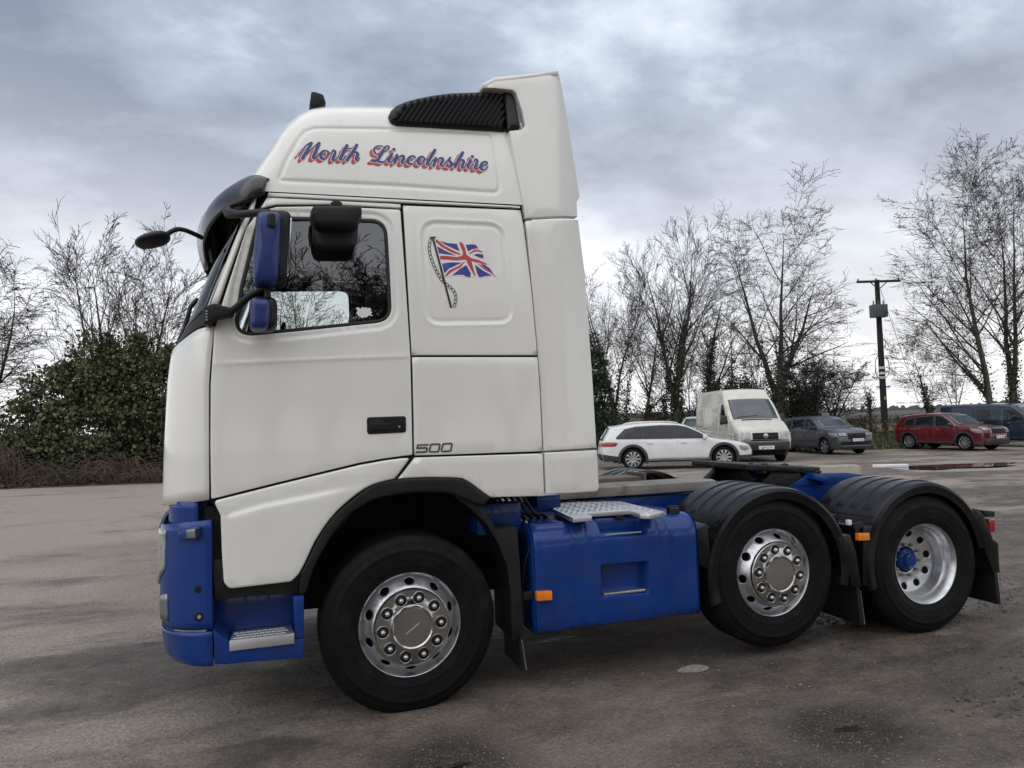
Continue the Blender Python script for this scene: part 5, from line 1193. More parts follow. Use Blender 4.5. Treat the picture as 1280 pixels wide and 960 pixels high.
GRP = 'vehicles parked round the edge of the yard'
# white estate car
E_ = dict(W=1.84, L=4.7, wb=2.80, wr=.345, belt=.96, sill=.30, paint='car_white', mid=-.03, tum=.36,
    prof=[(2.18, .24), (2.24, .36), (2.25, .5), (2.20, .64), (2.05, .74), (1.6, .86), (1.06, .95), (.75, 1.14), (.30, 1.36), (-.2, 1.455), (-.7, 1.475), (-1.3, 1.45), (-1.85, 1.385), (-2.06, 1.34), (-2.2, 1.12), (-2.30, .93), (-2.34, .7), (-2.36, .5), (-2.30, .30)],
    screen=(6, 8), rear_glass=(13, 15), doors=[[(-1.02, .93), (-.02, .92), (-.02, .36), (-.78, .36), (-.88, .62)], [(.02, .92), (.98, .90), (1.0, .36), (.02, .36)]],
    windows=[[(-1.92, 1.0), (-1.60, 1.27), (-1.28, 1.34), (-1.14, 1.345), (-1.14, .985)], [(-1.06, .985), (-1.06, 1.35), (-.5, 1.375), (-.1, 1.36), (-.02, .975)], [(.08, .975), (.0, 1.355), (.28, 1.30), (.66, 1.12), (.94, .965)]],
    chrome=[(-1.98, .985), (-1.63, 1.30), (-1.28, 1.37), (-.5, 1.40), (.0, 1.385), (.30, 1.325), (.70, 1.13), (1.0, .95)],
    side_bits=[([(-2.34, .86), (-2.22, .90), (-1.92, .89), (-1.86, .84), (-1.95, .76), (-2.33, .76)], 'red_lens', 'tail_lamp'), ([(1.86, .72), (2.1, .70), (2.2, .60), (2.05, .54), (1.9, .58)], 'clear_lens', 'headlamp'), ([(-2.36, .52), (-1.84, .44), (-1.80, .30), (-2.3, .28)], 'car_trim', 'bumper_cladding'), ([(1.84, .40), (2.25, .42), (2.22, .24), (1.82, .28)], 'car_trim', 'bumper_cladding'), ([(-.95, .355), (.98, .355), (.98, .285), (-.95, .285)], 'steel_grey', 'sill_trim')],
    lip=.075, lipmat='car_trim', mirror=(.82, 1.0), hand='car_silver', spokes=10, sw=.15, rb=.06,
    front=[('grille', .34, .66, -.34, .34, .01, 'car_trim')], rear=[('rear_bumper', .32, .52, -.97, .97, .012, 'car_trim'), ('tail_lamp', .76, .88, -.97, -.55, .012, 'red_lens'), ('tail_lamp', .76, .88, .55, .97, .012, 'red_lens')])
l_, h_ = head_from(792, 588, -1.40, -.87, (.915, -.403), 1.84)
au, SPa, _ = car('estate_car', 'white estate car with grey wheel arches seen side-on behind the tractor unit', 'car', E_, l_, h_, GRP)
for s in (-1, 1): tube('roof_rail', [(-1.6, s * .60, 1.44), (-1.3, s * .615, 1.50), (-.3, s * .62, 1.505), (.05, s * .61, 1.455)], .016, 'car_silver', au, 6, smooth=3)
# white panel van
V_ = dict(W=1.93, L=5.6, wb=3.55, wr=.345, belt=1.28, sill=.40, paint='van_white', mid=-.13, tum=.10, taper=.07, bulge=.12, glass='dark_glass', screen_mat='pale_glass',
    prof=[(2.48, .42), (2.56, .58), (2.56, .80), (2.52, 1.02), (2.42, 1.16), (1.98, 1.40), (1.78, 1.47), (1.42, 1.83), (1.08, 2.16), (.98, 2.22), (.70, 2.50), (.42, 2.57), (-.8, 2.59), (-2.7, 2.57), (-2.88, 2.5), (-2.95, 2.2), (-2.97, 1.4), (-2.98, .8), (-2.95, .45)],
    screen=(6, 8.6), windows=[[(1.62, 1.36), (.72, 1.30), (.66, 1.42), (.74, 2.0), (.86, 2.06), (1.02, 2.06)]], doors=[[(.58, 2.08), (1.0, 2.10), (1.7, 1.40), (1.78, .62), (.62, .52)], [(-1.35, 2.05), (-1.35, .55), (.5, .55), (.5, 2.05)]],
    side_bits=[([(-2.9, 1.10), (2.2, .98), (2.2, .92), (-2.9, 1.03)], 'van_white', 'rubbing_strip'), ([(2.2, 1.06), (2.5, 1.02), (2.53, .74), (2.25, .74)], 'clear_lens', 'headlamp'), ([(1.92, .70), (2.56, .70), (2.5, .40), (1.95, .40)], 'car_trim', 'bumper_corner'), ([(-2.8, 1.95), (-1.55, 1.95), (-1.55, 1.22), (-2.8, 1.22)], 'van_white', 'side_pressing')],
    lip=.02, mirror=(1.45, 1.50), mh=.3, mirmat='car_trim', spokes=6, sw=.2, rim='steel_grey', rb=.09, plate=(.54, 'LJ04 JXM'),
    front=[('bumper', .44, .72, -.99, .99, .03, 'car_trim'), ('lower_grille', .74, .79, -.7, .7, .008, 'dark_void'), ('grille', .80, 1.02, -.53, .53, .012, 'dark_void'), ('grille_bar', .90, .915, -.52, .52, .02, 'car_trim'), ('headlamp', .74, 1.04, -.97, -.62, .014, 'clear_lens'), ('headlamp', .74, 1.04, .62, .97, .014, 'clear_lens')],
    top=[('bonnet_vent', 5.55, 5.9, -.62, .62, .01, 'dark_void'), ('roof_moss', 11.2, 13, -.9, .9, .004, 'moss_roof')])
l_, h_ = head_from(977, 576, 1.775, .84, (-.30, -.95), 1.93)
vn, SPv, izv = car('panel_van', 'old cream white high-roof van with grey bumper parked nose towards us', 'van', V_, l_, h_, GRP)
p = Vector(SPv(izv(.91), 0, .03)); lathe('badge', [(0, -.012), (.07, -.01), (.085, 0), (.085, .02)], 'chrome', vn, 24, loc=p, rot=(0, 0, R_(90)))
p0, p1 = Vector(SPv(31.2, -.75, .03)), Vector(SPv(31.6, .1, .03)); tube('wiper', [p0, p1], .012, 'seal_rubber', vn, 5)
# grey SUV
def suv(paint, **k):
    d = dict(W=1.84, L=4.4, wb=2.64, wr=.355, belt=1.03, sill=.32, paint=paint, mid=0, tum=.36,
        prof=[(2.06, .24), (2.13, .40), (2.15, .62), (2.10, .86), (1.92, .97), (1.5, 1.05), (1.08, 1.10), (.76, 1.30), (.38, 1.52), (-.1, 1.60), (-.8, 1.60), (-1.6, 1.53), (-1.82, 1.48), (-2.0, 1.2), (-2.1, 1.02), (-2.14, .7), (-2.12, .45), (-2.05, .28)], screen=(6, 8), rear_glass=(12, 14),
        windows=[[(-1.55, 1.12), (-1.45, 1.36), (-1.05, 1.44), (-1.02, 1.09)], [(-.95, 1.09), (-.97, 1.45), (-.1, 1.50), (-.02, 1.06)], [(.06, 1.06), (-.02, 1.50), (.34, 1.45), (.68, 1.26), (.92, 1.07)]], chrome=[(-1.68, 1.10), (-1.52, 1.40), (-1.05, 1.48), (-.05, 1.53), (.37, 1.48), (.74, 1.26), (1.02, 1.04)],
        doors=[[(-.92, 1.03), (-.01, 1.01), (-.02, .40), (-.75, .40), (-.85, .65)], [(.03, 1.01), (1.0, .99), (1.0, .40), (.03, .40)]],
        side_bits=[([(1.62, .95), (2.02, .90), (2.12, .78), (1.95, .74), (1.7, .82)], 'clear_lens', 'headlamp'), ([(-2.1, 1.0), (-1.75, .98), (-1.7, .90), (-2.12, .84)], 'red_lens', 'tail_lamp'), ([(-.95, .40), (.95, .40), (.95, .30), (-.95, .30)], 'car_trim', 'sill_cladding'), ([(1.75, .36), (2.12, .40), (2.08, .24), (1.75, .28)], 'car_trim', 'bumper_cladding')],
        lip=.05, mirror=(.80, 1.12), spokes=10, sw=.10, rb=.07)
    d.update(k); return d
K_ = suv('car_grey', spokes=5, sw=.22, rim='steel_grey', hand='car_grey', plate=(.62, 'YK74 NUA'), mirmat='seal_rubber', front=[('grille', .66, .86, -.52, .52, .012, 'dark_void'), ('headlamp', .78, .90, -.97, -.58, .012, 'lamp_inner'), ('headlamp', .78, .90, .58, .97, .012, 'lamp_inner'), ('lower_grille', .42, .56, -.9, .9, .012, 'dark_void'), ('lower_bumper', .26, .36, -.9, .9, .014, 'car_trim'), ('skid_plate', .37, .41, -.9, .9, .016, 'steel_grey')])
l_, h_ = head_from(1031, 568, 1.32, -.87, (-.10, -.995), 1.84)
kc, SPk, izk = car('sport_utility_car', 'dark grey sport utility car parked beside the cream van', 'car', K_, l_, h_, GRP)
# red SUV
S_ = suv('car_red', W=1.855, L=4.48, wb=2.67, chrome=[(-1.68, 1.10), (-1.52, 1.40), (-1.05, 1.48), (-.05, 1.53), (.37, 1.48), (.74, 1.26), (1.02, 1.04)], surround='chrome', plate=(.58, 'YD16 UPW'), spokes=10, sw=.13, rim_back='seal_rubber',
    front=[('grille_surround', .70, .90, -.56, .56, .010, 'chrome'), ('grille', .715, .885, -.54, .54, .014, 'dark_void'), ('headlamp', .86, .99, -.97, -.62, .012, 'clear_lens'), ('headlamp', .86, .99, .62, .97, .012, 'clear_lens'), ('fog_recess', .56, .76, -.97, -.70, .012, 'dark_void'), ('fog_recess', .56, .76, .70, .97, .012, 'dark_void'), ('lower_bumper', .26, .48, -.92, .92, .014, 'car_trim')])
l_, h_ = head_from(1206, 563.5, 1.335, -.88, (.06, -1.0), 1.855)
rc_, _, _ = car('sport_utility_car', 'red sport utility car beside the long rain puddle', 'car', S_, l_, h_, GRP); red_loc, red_h = Vector(l_), h_
# dark teal van beyond the red car
T_ = dict(W=1.95, L=5.0, wb=3.1, wr=.345, belt=1.20, sill=.34, paint='van_teal', mid=-.1, tum=.16, taper=.08, bulge=.14,
    prof=[(2.3, .28), (2.38, .45), (2.38, .75), (2.26, 1.0), (1.9, 1.15), (1.52, 1.25), (1.2, 1.52), (.78, 1.84), (.4, 1.93), (-.8, 1.97), (-2.3, 1.95), (-2.52, 1.88), (-2.56, 1.5), (-2.6, .8), (-2.55, .35)], screen=(5, 7),
    windows=[[(1.38, 1.22), (.5, 1.18), (.46, 1.68), (.78, 1.72)]], doors=[[(.40, 1.74), (.74, 1.76), (1.45, 1.18), (1.45, .45), (.42, .42)], [(-.95, 1.74), (.33, 1.76), (.33, .42), (-.95, .42)]],
    side_bits=[([(1.95, 1.02), (2.3, .95), (2.34, .8), (2.05, .85)], 'clear_lens', 'headlamp'), ([(-.75, 1.22), (-.75, 1.70), (-.15, 1.72), (-.15, 1.22)], 'dark_glass', 'quarter_window')], lip=.03, mirror=(1.22, 1.32), mh=.28, spokes=6, sw=.2, rb=.09,
    front=[('grille', .62, .86, -.6, .6, .012, 'dark_void'), ('lower_bumper', .32, .5, -.95, .95, .012, 'car_trim')])
tp_ = red_loc + Vector((3.6, .1, 0)); tp_.z = float(gz(tp_.x, tp_.y))
car('panel_van', 'dark teal van partly hidden behind the red car at the picture edge', 'van', T_, tuple(tp_), (.22, -.975), GRP)
# pale car half hidden between the estate and the van
H_ = suv('car_silver', W=1.78, L=4.2, wb=2.5, mirror=(.80, 1.10))
hp_ = atg(905, 570); 
car('hatchback_car', 'pale hatchback mostly hidden between the white estate and the cream van', 'car', H_, (hp_.x + 2.0, hp_.y + 4.8, float(gz(hp_.x, 0))), (-.62, -.78), GRP)
# ------------------------------------------------------------------ trees, hedges, field, pole
pm('bark', (.062, .052, .042), .9, var=.35, vscale=3, dirt=(.075, .085, .05), dirt_amt=.6, dscale=2, bump=.4, bscale=18, stretch=(1, 1, .4))
pm('twig', (.040, .032, .026), .9, var=.3, vscale=2)
pm('bark_dark', (.040, .036, .032), .9, var=.3, vscale=3, dirt=(.05, .055, .035), dirt_amt=.6)
def leafmat(name, a, b):
    m = bpy.data.materials.new(name); m.use_nodes = True; t = m.node_tree; bs = t.nodes['Principled BSDF']; n = t.nodes.new; l = t.links.new
    ge = n('ShaderNodeNewGeometry'); rp_ = n('ShaderNodeMix'); rp_.data_type = 'RGBA'; l(ge.outputs['Random Per Island'], rp_.inputs[0]); rp_.inputs[6].default_value = (*a, 1); rp_.inputs[7].default_value = (*b, 1)
    tcn = n('ShaderNodeTexCoord'); nz = n('ShaderNodeTexNoise'); nz.inputs['Scale'].default_value = 1.3; nz.inputs['Detail'].default_value = 3; l(tcn.outputs['Object'], nz.inputs['Vector'])
    mr = n('ShaderNodeMapRange'); l(nz.outputs[0], mr.inputs[0]); mr.inputs[1].default_value = .3; mr.inputs[2].default_value = .7; mr.inputs[3].default_value = .55; mr.inputs[4].default_value = 1.35
    mu = n('ShaderNodeMix'); mu.data_type = 'RGBA'; mu.blend_type = 'MULTIPLY'; mu.inputs[0].default_value = 1; l(rp_.outputs[2], mu.inputs[6]); l(mr.outputs[0], mu.inputs[7]); l(mu.outputs[2], bs.inputs['Base Color']); bs.inputs['Roughness'].default_value = .5; MATS[name] = m
leafmat('laurel_leaf', (.040, .052, .017), (.095, .105, .038)); leafmat('ivy_leaf', (.016, .022, .009), (.045, .052, .022)); leafmat('dead_leaf', (.055, .036, .022), (.11, .075, .045)); leafmat('conifer_leaf', (.010, .020, .010), (.026, .040, .018)); leafmat('grass_blade', (.05, .055, .018), (.11, .105, .04))
leafmat('bramble_stem', (.045, .030, .020), (.10, .068, .045)); leafmat('hedge_leaf', (.035, .032, .02), (.06, .055, .035))
def seg_mesh(name, segs, mat, parent, k=3):
    """many tapered segments as one mesh: rows p0(3) p1(3) r0 r1"""
    A = np.array(segs, 'f8'); P0, P1, r0, r1 = A[:, :3], A[:, 3:6], A[:, 6], A[:, 7]; d = P1 - P0; L_ = np.linalg.norm(d, axis=1)[:, None] + 1e-9; d /= L_
    up = np.where(np.abs(d[:, 2:3]) < .9, np.array([[0, 0, 1.]]), np.array([[1., 0, 0]])); u = np.cross(d, up); u /= np.linalg.norm(u, axis=1)[:, None]; v = np.cross(d, u)
    ring = []
    for P, r in ((P0, r0), (P1 + d * r1[:, None] * .3, r1)):
        for q in range(k):
            a = 2 * math.pi * q / k; ring.append(P + (u * math.cos(a) + v * math.sin(a)) * r[:, None])
    V = np.stack(ring, 1).reshape(-1, 3).astype('f4'); n = len(A); base = (np.arange(n) * 2 * k)[:, None]
    F = np.concatenate([base + np.array([[q, (q + 1) % k, k + (q + 1) % k, k + q]]) for q in range(k)], 1).reshape(-1, 4)
    return fast_mesh(name, V, F, mat, parent, True)
def fast_mesh(name, V, F, mat, parent, smooth=False):
    me = bpy.data.meshes.new(name); w_ = F.shape[1]; me.vertices.add(len(V)); me.vertices.foreach_set('co', np.asarray(V, 'f4').ravel()); me.loops.add(F.size); me.loops.foreach_set('vertex_index', F.ravel().astype('i4'))
    me.polygons.add(len(F)); me.polygons.foreach_set('loop_start', np.arange(0, F.size, w_).astype('i4'))
    if smooth: me.polygons.foreach_set('use_smooth', np.ones(len(F), bool))
    me.update(); return link(name, me, mat, parent)
def leaves(name, C, size, mat, parent, seed=0, ratio=.45, up=0.):
    """one folded leaf (two triangles) at each point"""
    rs = np.random.RandomState(seed); n = len(C); a = rs.normal(size=(n, 3)); a[:, 2] += up; a /= np.linalg.norm(a, axis=1)[:, None]; b = rs.normal(size=(n, 3)); b -= a * (a * b).sum(1)[:, None]; b /= np.linalg.norm(b, axis=1)[:, None]; c = np.cross(a, b)
    s = size * rs.uniform(.6, 1.3, (n, 1)); V = np.stack([C, C + a * s * .5 + b * s * ratio + c * s * .08, C + a * s, C + a * s * .5 - b * s * ratio + c * s * .08], 1).reshape(-1, 3); base = (np.arange(n) * 4)[:, None]
    return fast_mesh(name, V, base + np.array([[0, 1, 2, 3]]), mat, parent)
def grow(rs, segs_big, segs_small, p, d, L_, r, lev, P):
    """recursive bare branch; thick pieces and twigs kept apart"""
    n = max(3, int(7 - 2 * lev)); step = L_ / n; pts = [p]; 
    for i in range(n):
        f_ = i / n; tp_ = .95 if lev == 0 else P['tap']; r0 = max(P['rmin'], r * (1 - f_ * tp_)); r1 = max(P['rmin'], r * (1 - (f_ + 1 / n) * tp_))
        jit = P['wig'] * (1 + lev * .22); d = (d + Vector((rs.gauss(0, jit), rs.gauss(0, jit), rs.gauss(0, jit) + P['up'] * (.08 if lev else .02)))).normalized()
        q = p + d * step; (segs_big if lev <= 1 and r > .02 else segs_small).append((p.x, p.y, p.z, q.x, q.y, q.z, r0, r1))
        if lev < P['lev']:
            nb = P['nb'][lev]; k0 = P['bare'] if lev == 0 else .12
            if f_ + 1 / n > k0:
                cnt = nb / n / (1 - k0 * .6); cnt = int(cnt) + (rs.random() < cnt - int(cnt))
                for _ in range(cnt):
                    s = rs.random(); o = p + d * step * s; az = rs.uniform(0, 2 * math.pi); a = Vector((math.cos(az), math.sin(az), 0)); a = (a - d * a.dot(d)); 
                    if a.length < .1: continue
                    sp_ = math.radians(rs.uniform(*P['ang'])) * (1 - .25 * f_ if lev == 0 else 1); nd = (d * math.cos(sp_) + a.normalized() * math.sin(sp_)).normalized()
                    ll = L_ * rs.uniform(*P['len'][lev]) * (1 - .45 * f_ if lev == 0 else 1 - .35 * f_); grow(rs, segs_big, segs_small, o, nd, ll, max(P['rmin'], r1 * rs.uniform(.38, .62)), lev + 1, P)
        p = q
TREES = 'bare trees round the yard'
def bare_tree(name, label, loc, H, r, seed, lean=(0, 0), mat='bark', forks=1, ivy=0., tips=None, group=TREES, **kw):
    rs = random.Random(seed); P = dict(tap=.78, wig=.055, up=.35, lev=4, nb=[11, 6, 5, 4], bare=.28, ang=(28, 58), len=[(.42, .62), (.42, .65), (.4, .65), (.4, .7)], rmin=.007); P.update(kw)
    root = empty(name, loc); tag(root, label, 'tree', group); big, sm = [], []
    if forks == 1: grow(rs, big, sm, Vector((0, 0, -.1)), Vector((lean[0], lean[1], 1)).normalized(), H * .86, r, 0, P)
    else:
        hf = H * kw.get('fork_at', .18); q = Vector((lean[0] * hf, lean[1] * hf, hf)); big.append((0, 0, -.1, q.x, q.y, q.z, r * 1.15, r * .95))
        for k in range(forks):
            a = 2 * math.pi * (k + rs.random() * .4) / forks + seed; sp_ = rs.uniform(*kw.get('spread', (.16, .38))); grow(rs, big, sm, q, Vector((lean[0] + math.cos(a) * sp_, lean[1] + math.sin(a) * sp_, 1)).normalized(), H * rs.uniform(.66, .84), r * rs.uniform(.6, .8), 0, P)
    k_ = H / max(s[5] for s in big + sm); big = [tuple(c * k_ for c in s[:6]) + s[6:] for s in big]; sm = [tuple(c * k_ for c in s[:6]) + s[6:] for s in sm]
    seg_mesh('trunk', big, mat, root, 7); seg_mesh('crown', sm, P.get('twig', 'twig'), root, 3)
    if ivy:
        nr = np.random.RandomState(seed); C = []
        for s in big:
            if s[6] < r * .33: continue
            a, b = np.array(s[:3]), np.array(s[3:6]); m = int(np.linalg.norm(b - a) * 300 * ivy * max(0, 1 - ((a[2] + b[2]) / 2) / (H * P.get('ivyh', .62))))
            if m <= 0: continue
            t = nr.rand(m, 1); an = nr.rand(m, 1) * 6.283; rr = s[6] + np.abs(nr.normal(0, .10, (m, 1))) + .02; C.append(a + (b - a) * t + np.concatenate([np.cos(an) * rr, np.sin(an) * rr, nr.normal(0, .08, (m, 1))], 1))
        if C: leaves('ivy', np.concatenate(C), .11, 'ivy_leaf', root, seed, .5)
    if tips:                                  # clusters of seed heads or last leaves
        nr = np.random.RandomState(seed + 1); A = np.array(sm); pick = A[nr.rand(len(A)) < tips * .5]; C = pick[:, 3:6]; C = C[C[:, 2] < H * .97]
        C = np.repeat(C, 4, 0) + nr.normal(0, .03, (len(C) * 4, 3)); leaves('seed_heads', C, .07, 'dead_leaf', root, seed, .45)
    return root
def clump_shrub(name, label, cat, loc, blobs, n, size, mat, seed, group=None, stems=True, twigs=0):
    """leafy mass: leaves spread on and in uneven lobes, gaps between"""
    root = empty(name, loc); tag(root, label, cat, group); nr = np.random.RandomState(seed); C = []; tot = sum(b[3] * b[4] * b[5] for b in blobs) ** 1.0; segs = []
    for (x, y, z, a, b, c) in blobs:
        m = int(n * (a * b * c) ** .8 / sum((q[3] * q[4] * q[5]) ** .8 for q in blobs)); k = max(10, int(m / 42)); d = nr.normal(size=(k, 3)); d /= np.linalg.norm(d, axis=1)[:, None]; rad = nr.uniform(.45, 1.12, (k, 1)) ** .7
        cen = np.array([x, y, z]) + d * rad * np.array([a, b, c]); cen = cen[cen[:, 2] > .05]
        pts = np.repeat(cen, 42, 0) + nr.normal(0, 1, (len(cen) * 42, 3)) * np.array([.17, .17, .11]); C.append(pts)
        for e in cen[::3]:
            q = np.array([x * .6, y * .6, max(0, z - c)]); mid = (q + e) / 2 + nr.normal(0, .12, 3); segs += [(*q, *mid, .022, .014), (*mid, *e, .014, .006)]
    C = np.concatenate(C); nr2_ = np.random.RandomState(seed + 5); pk_ = nr2_.rand(len(C)); leaves('foliage', C[pk_ < .45], size * .75, mat, root, seed, .42, .25); leaves('foliage', C[pk_ >= .45], size * 1.2, mat, root, seed + 1, .36, .35)
    if stems: seg_mesh('stems', segs, 'bark_dark', root, 4)
    return root

def bg_at(px, dist, dy=0.):
    """ground point at a pixel column and a distance along the view"""
    d = ray(px, 520); d = Vector((d.x, d.y, 0)); fw = Vector((_f.x, _f.y, 0)).normalized(); p = CAM + d * (dist / d.dot(fw)); return Vector((p.x, p.y, float(gz(p.x, p.y))))
def htop(px, py, dist):
    """height above the ground of a pixel at that distance"""
    p = bg_at(px, dist); d = ray(px, py); fw = Vector((_f.x, _f.y, 0)).normalized(); return CAM.z + d.z * dist / d.dot(fw) - p.z

# ---- far right: field, hedge, horizon
pm('field_grass', (.085, .085, .035), .95, var=.25, vscale=.15, dirt=(.12, .10, .05), dirt_amt=.5, dscale=.4, bump=.3, bscale=8)
pm('verge_grass', (.050, .055, .022), .95, var=.35, vscale=1.5, dirt=(.075, .058, .035), dirt_amt=.8, dscale=1.2, bump=.5, bscale=14)
pm('plough', (.075, .060, .042), .95, var=.2, vscale=.2); pm('far_wood', (.050, .052, .055), .95, var=.2, vscale=.1)
def strip(name, pts, mat, hfun, n=60, kind='structure', cols=6, rnd=.0, seed=0):
    """ground strip between two pixel polylines [(px, near distance, far distance)], surface height hfun(t across)"""
    nr = np.random.RandomState(seed); P = spline(pts, n // (len(pts) - 1)); v, f = [], []
    for (px, a, b) in P:
        for j in range(cols + 1):
            t = j / cols; q = bg_at(px, a + (b - a) * t); v.append((q.x, q.y, q.z + hfun(t) + nr.uniform(-rnd, rnd) * (0 < j < cols)))
    m = cols + 1; o = mk(name, v, [(i * m + j, i * m + j + 1, (i + 1) * m + j + 1, (i + 1) * m + j) for i in range(len(P) - 1) for j in range(cols)], mat, None, 60); tag(o, kind=kind); return o
strip('field', [(700, 48, 190), (900, 46, 190), (1080, 44, 190), (1300, 42, 190), (1600, 42, 190)], 'field_grass', lambda t: .03 + .25 * t, rnd=.0)
strip('ploughed_field', [(600, 192, 560), (900, 192, 560), (1200, 192, 560), (1600, 192, 560)], 'plough', lambda t: .35 + 1.4 * t)
strip('verge', [(735, 31, 47), (900, 31.5, 46), (1000, 33.5, 46), (1090, 33.5, 46), (1130, 33.5, 46), (1300, 36.5, 46), (1500, 38, 46)], 'verge_grass', lambda t: -.02 + .42 * math.sin(min(1, t * 1.6) * math.pi / 2) , cols=10, rnd=.05, seed=3)
# far hedges and horizon woods
def ridge(name, pts, dist, mat, label, cat, seed, rough=.5, kind=None, thick=6.):
    nr = np.random.RandomState(seed); P = spline(pts, 26); v, f = [], []
    for i, (px, h) in enumerate(P):
        hh = h + nr.uniform(-rough, rough) * h
        for k, (dd, zz) in enumerate(((0, -.3), (.15, .55), (.4, .95), (.7, .9), (1, -.3))):
            q = bg_at(px, dist + dd * thick + nr.uniform(-.3, .3)); v.append((q.x, q.y, q.z + hh * zz))
    f = [(i * 5 + j, i * 5 + j + 1, (i + 1) * 5 + j + 1, (i + 1) * 5 + j) for i in range(len(P) - 1) for j in range(4)]
    o = mk(name, v, f, mat, None, 0); tag(o, label, cat, None, kind); return o
ridge('far_woodland', [(500, 3.5), (700, 4), (900, 3.6), (1020, 3.2), (1070, 3.0), (1120, 3.4), (1200, 3.0), (1300, 4.2), (1600, 4)], 380, 'far_wood', 'low grey line of far woodland on the horizon', 'woodland', 3, .35, 'stuff', 30)
hd = ridge('field_hedge', [(930, 1.2), (1000, 1.3), (1060, 1.25), (1120, 1.3), (1180, 1.35), (1240, 1.3), (1420, 1.4)], 88, 'hedge_leaf', 'clipped dark hedge across the field behind the pole', 'hedge', 6, .10, None, 2.)

# ---- trees
def T(px, dist): q = bg_at(px, dist); return (q.x, q.y, q.z + (.25 if dist > 33 and px > 700 else 0))
def HT(px, py, dist): return htop(px, py, dist) - (.25 if dist > 33 and px > 700 else 0)
broad = dict(ang=(24, 52), up=.5, bare=.16, nb=[13, 7, 5, 3], wig=.05)
bare_tree('bare_tree', 'tall bare ash with two ivy-dark stems behind the white estate', T(846, 37), HT(840, 262, 37), .21, 11, forks=3, ivy=1.1, mat='bark_dark', lev=4, spread=(.08, .24), nb=[12, 5, 4, 3], ang=(20, 42), up=.6, bare=.25, wig=.045)
bare_tree('bare_tree', 'spreading bare tree with ivy-clad trunk behind the cream van and grey car', T(975, 36), HT(950, 238, 36), .24, 29, forks=3, ivy=1.3, mat='bark_dark', fork_at=.20, spread=(.24, .46), nb=[10, 6, 5, 3], ang=(32, 62), up=.30, bare=.2, ivyh=.45)
bare_tree('bare_tree', 'thinner ivy-covered tree just left of the cream van roof', T(884, 39), HT(884, 322, 39), .18, 31, ivy=2.2, mat='bark_dark', nb=[10, 5, 4, 3], ivyh=.75)
bare_tree('bare_tree', 'slender multi-stemmed bare tree beside the cab rear edge', T(768, 38), HT(765, 305, 38), .13, 41, forks=3, nb=[8, 5, 4, 3], ang=(20, 45), ivy=.6)
bare_tree('bare_tree', 'leaning young bare tree left of the two-stemmed ash', T(800, 40), HT(800, 320, 40), .11, 43, lean=(.12, 0), nb=[8, 5, 4, 3], ivy=.4)
bare_tree('bare_tree', 'short twiggy tree wrapped in dark ivy above the grey car', T(1012, 37), HT(1015, 425, 37), .15, 47, forks=3, ivy=3.2, mat='bark_dark', nb=[12, 7, 5, 4], ang=(30, 65), up=.2, ivyh=.8)
bare_tree('bare_tree', 'low twiggy thorn tree on the verge left of the utility pole', T(1042, 39), HT(1040, 440, 39), .09, 53, forks=4, nb=[10, 6, 5, 3], ang=(35, 70), up=.1)
bare_tree('bare_tree', 'thin bare tree between the ash and the spreading tree', T(920, 42), HT(915, 345, 42), .10, 59, nb=[10, 6, 4, 3], ivy=1.2)
bare_tree('bare_tree', 'tallest bare tree right of the pole, hung with brown seed heads', T(1242, 40), HT(1215, 168, 40), .20, 61, lean=(-.05, 0), nb=[18, 7, 5, 4], ang=(30, 52), up=.45, bare=.28, tips=.16, ivy=.25)
bare_tree('bare_tree', 'ivy-footed bare tree at the right picture edge', T(1268, 41), HT(1268, 150, 41), .22, 67, forks=2, spread=(.06, .16), nb=[14, 6, 5, 4], ang=(28, 55), tips=.06, ivy=1.0, ivyh=.4)
bare_tree('bare_tree', 'slim ivy-stemmed sapling between pole and tall right tree', T(1166, 44), HT(1160, 395, 44), .09, 71, nb=[13, 7, 4, 3], ang=(30, 60), ivy=1.5, tips=.05)
bare_tree('bare_tree', 'thin bare saplings clump nearest the teal van roof', T(1195, 46), HT(1195, 425, 46), .06, 73, forks=3, nb=[9, 5, 4, 2])
bare_tree('bare_tree', 'tall bare tree with stems rising out of the evergreen shrub', T(150, 27), HT(150, 268, 27), .15, 81, forks=4, nb=[8, 5, 4, 3], ang=(22, 45), up=.5, fork_at=.12, ivy=.5, spread=(.2, .5))
bare_tree('bare_tree', 'thin straight bare tree close beside the windscreen edge', T(216, 28), HT(216, 285, 28), .08, 83, nb=[11, 6, 4, 2], ang=(28, 55))
bare_tree('bare_tree', 'drooping bare tree reaching in from the left picture edge', T(-28, 26), HT(-10, 290, 26), .16, 89, forks=3, nb=[11, 7, 5, 3], ang=(35, 70), up=.05)
bare_tree('bare_tree', 'crooked trunk slanting up through the evergreen shrub', T(196, 26), HT(170, 380, 26), .12, 91, lean=(-.42, .1), nb=[8, 5, 3, 2], ivy=.9, ivyh=.9, bare=.3, up=.8)
bare_tree('bare_tree', 'bare tree beyond the truck seen through both cab windows', T(372, 29), HT(380, 285, 29), .13, 101, forks=3, nb=[9, 5, 3, 2], ang=(25, 55))
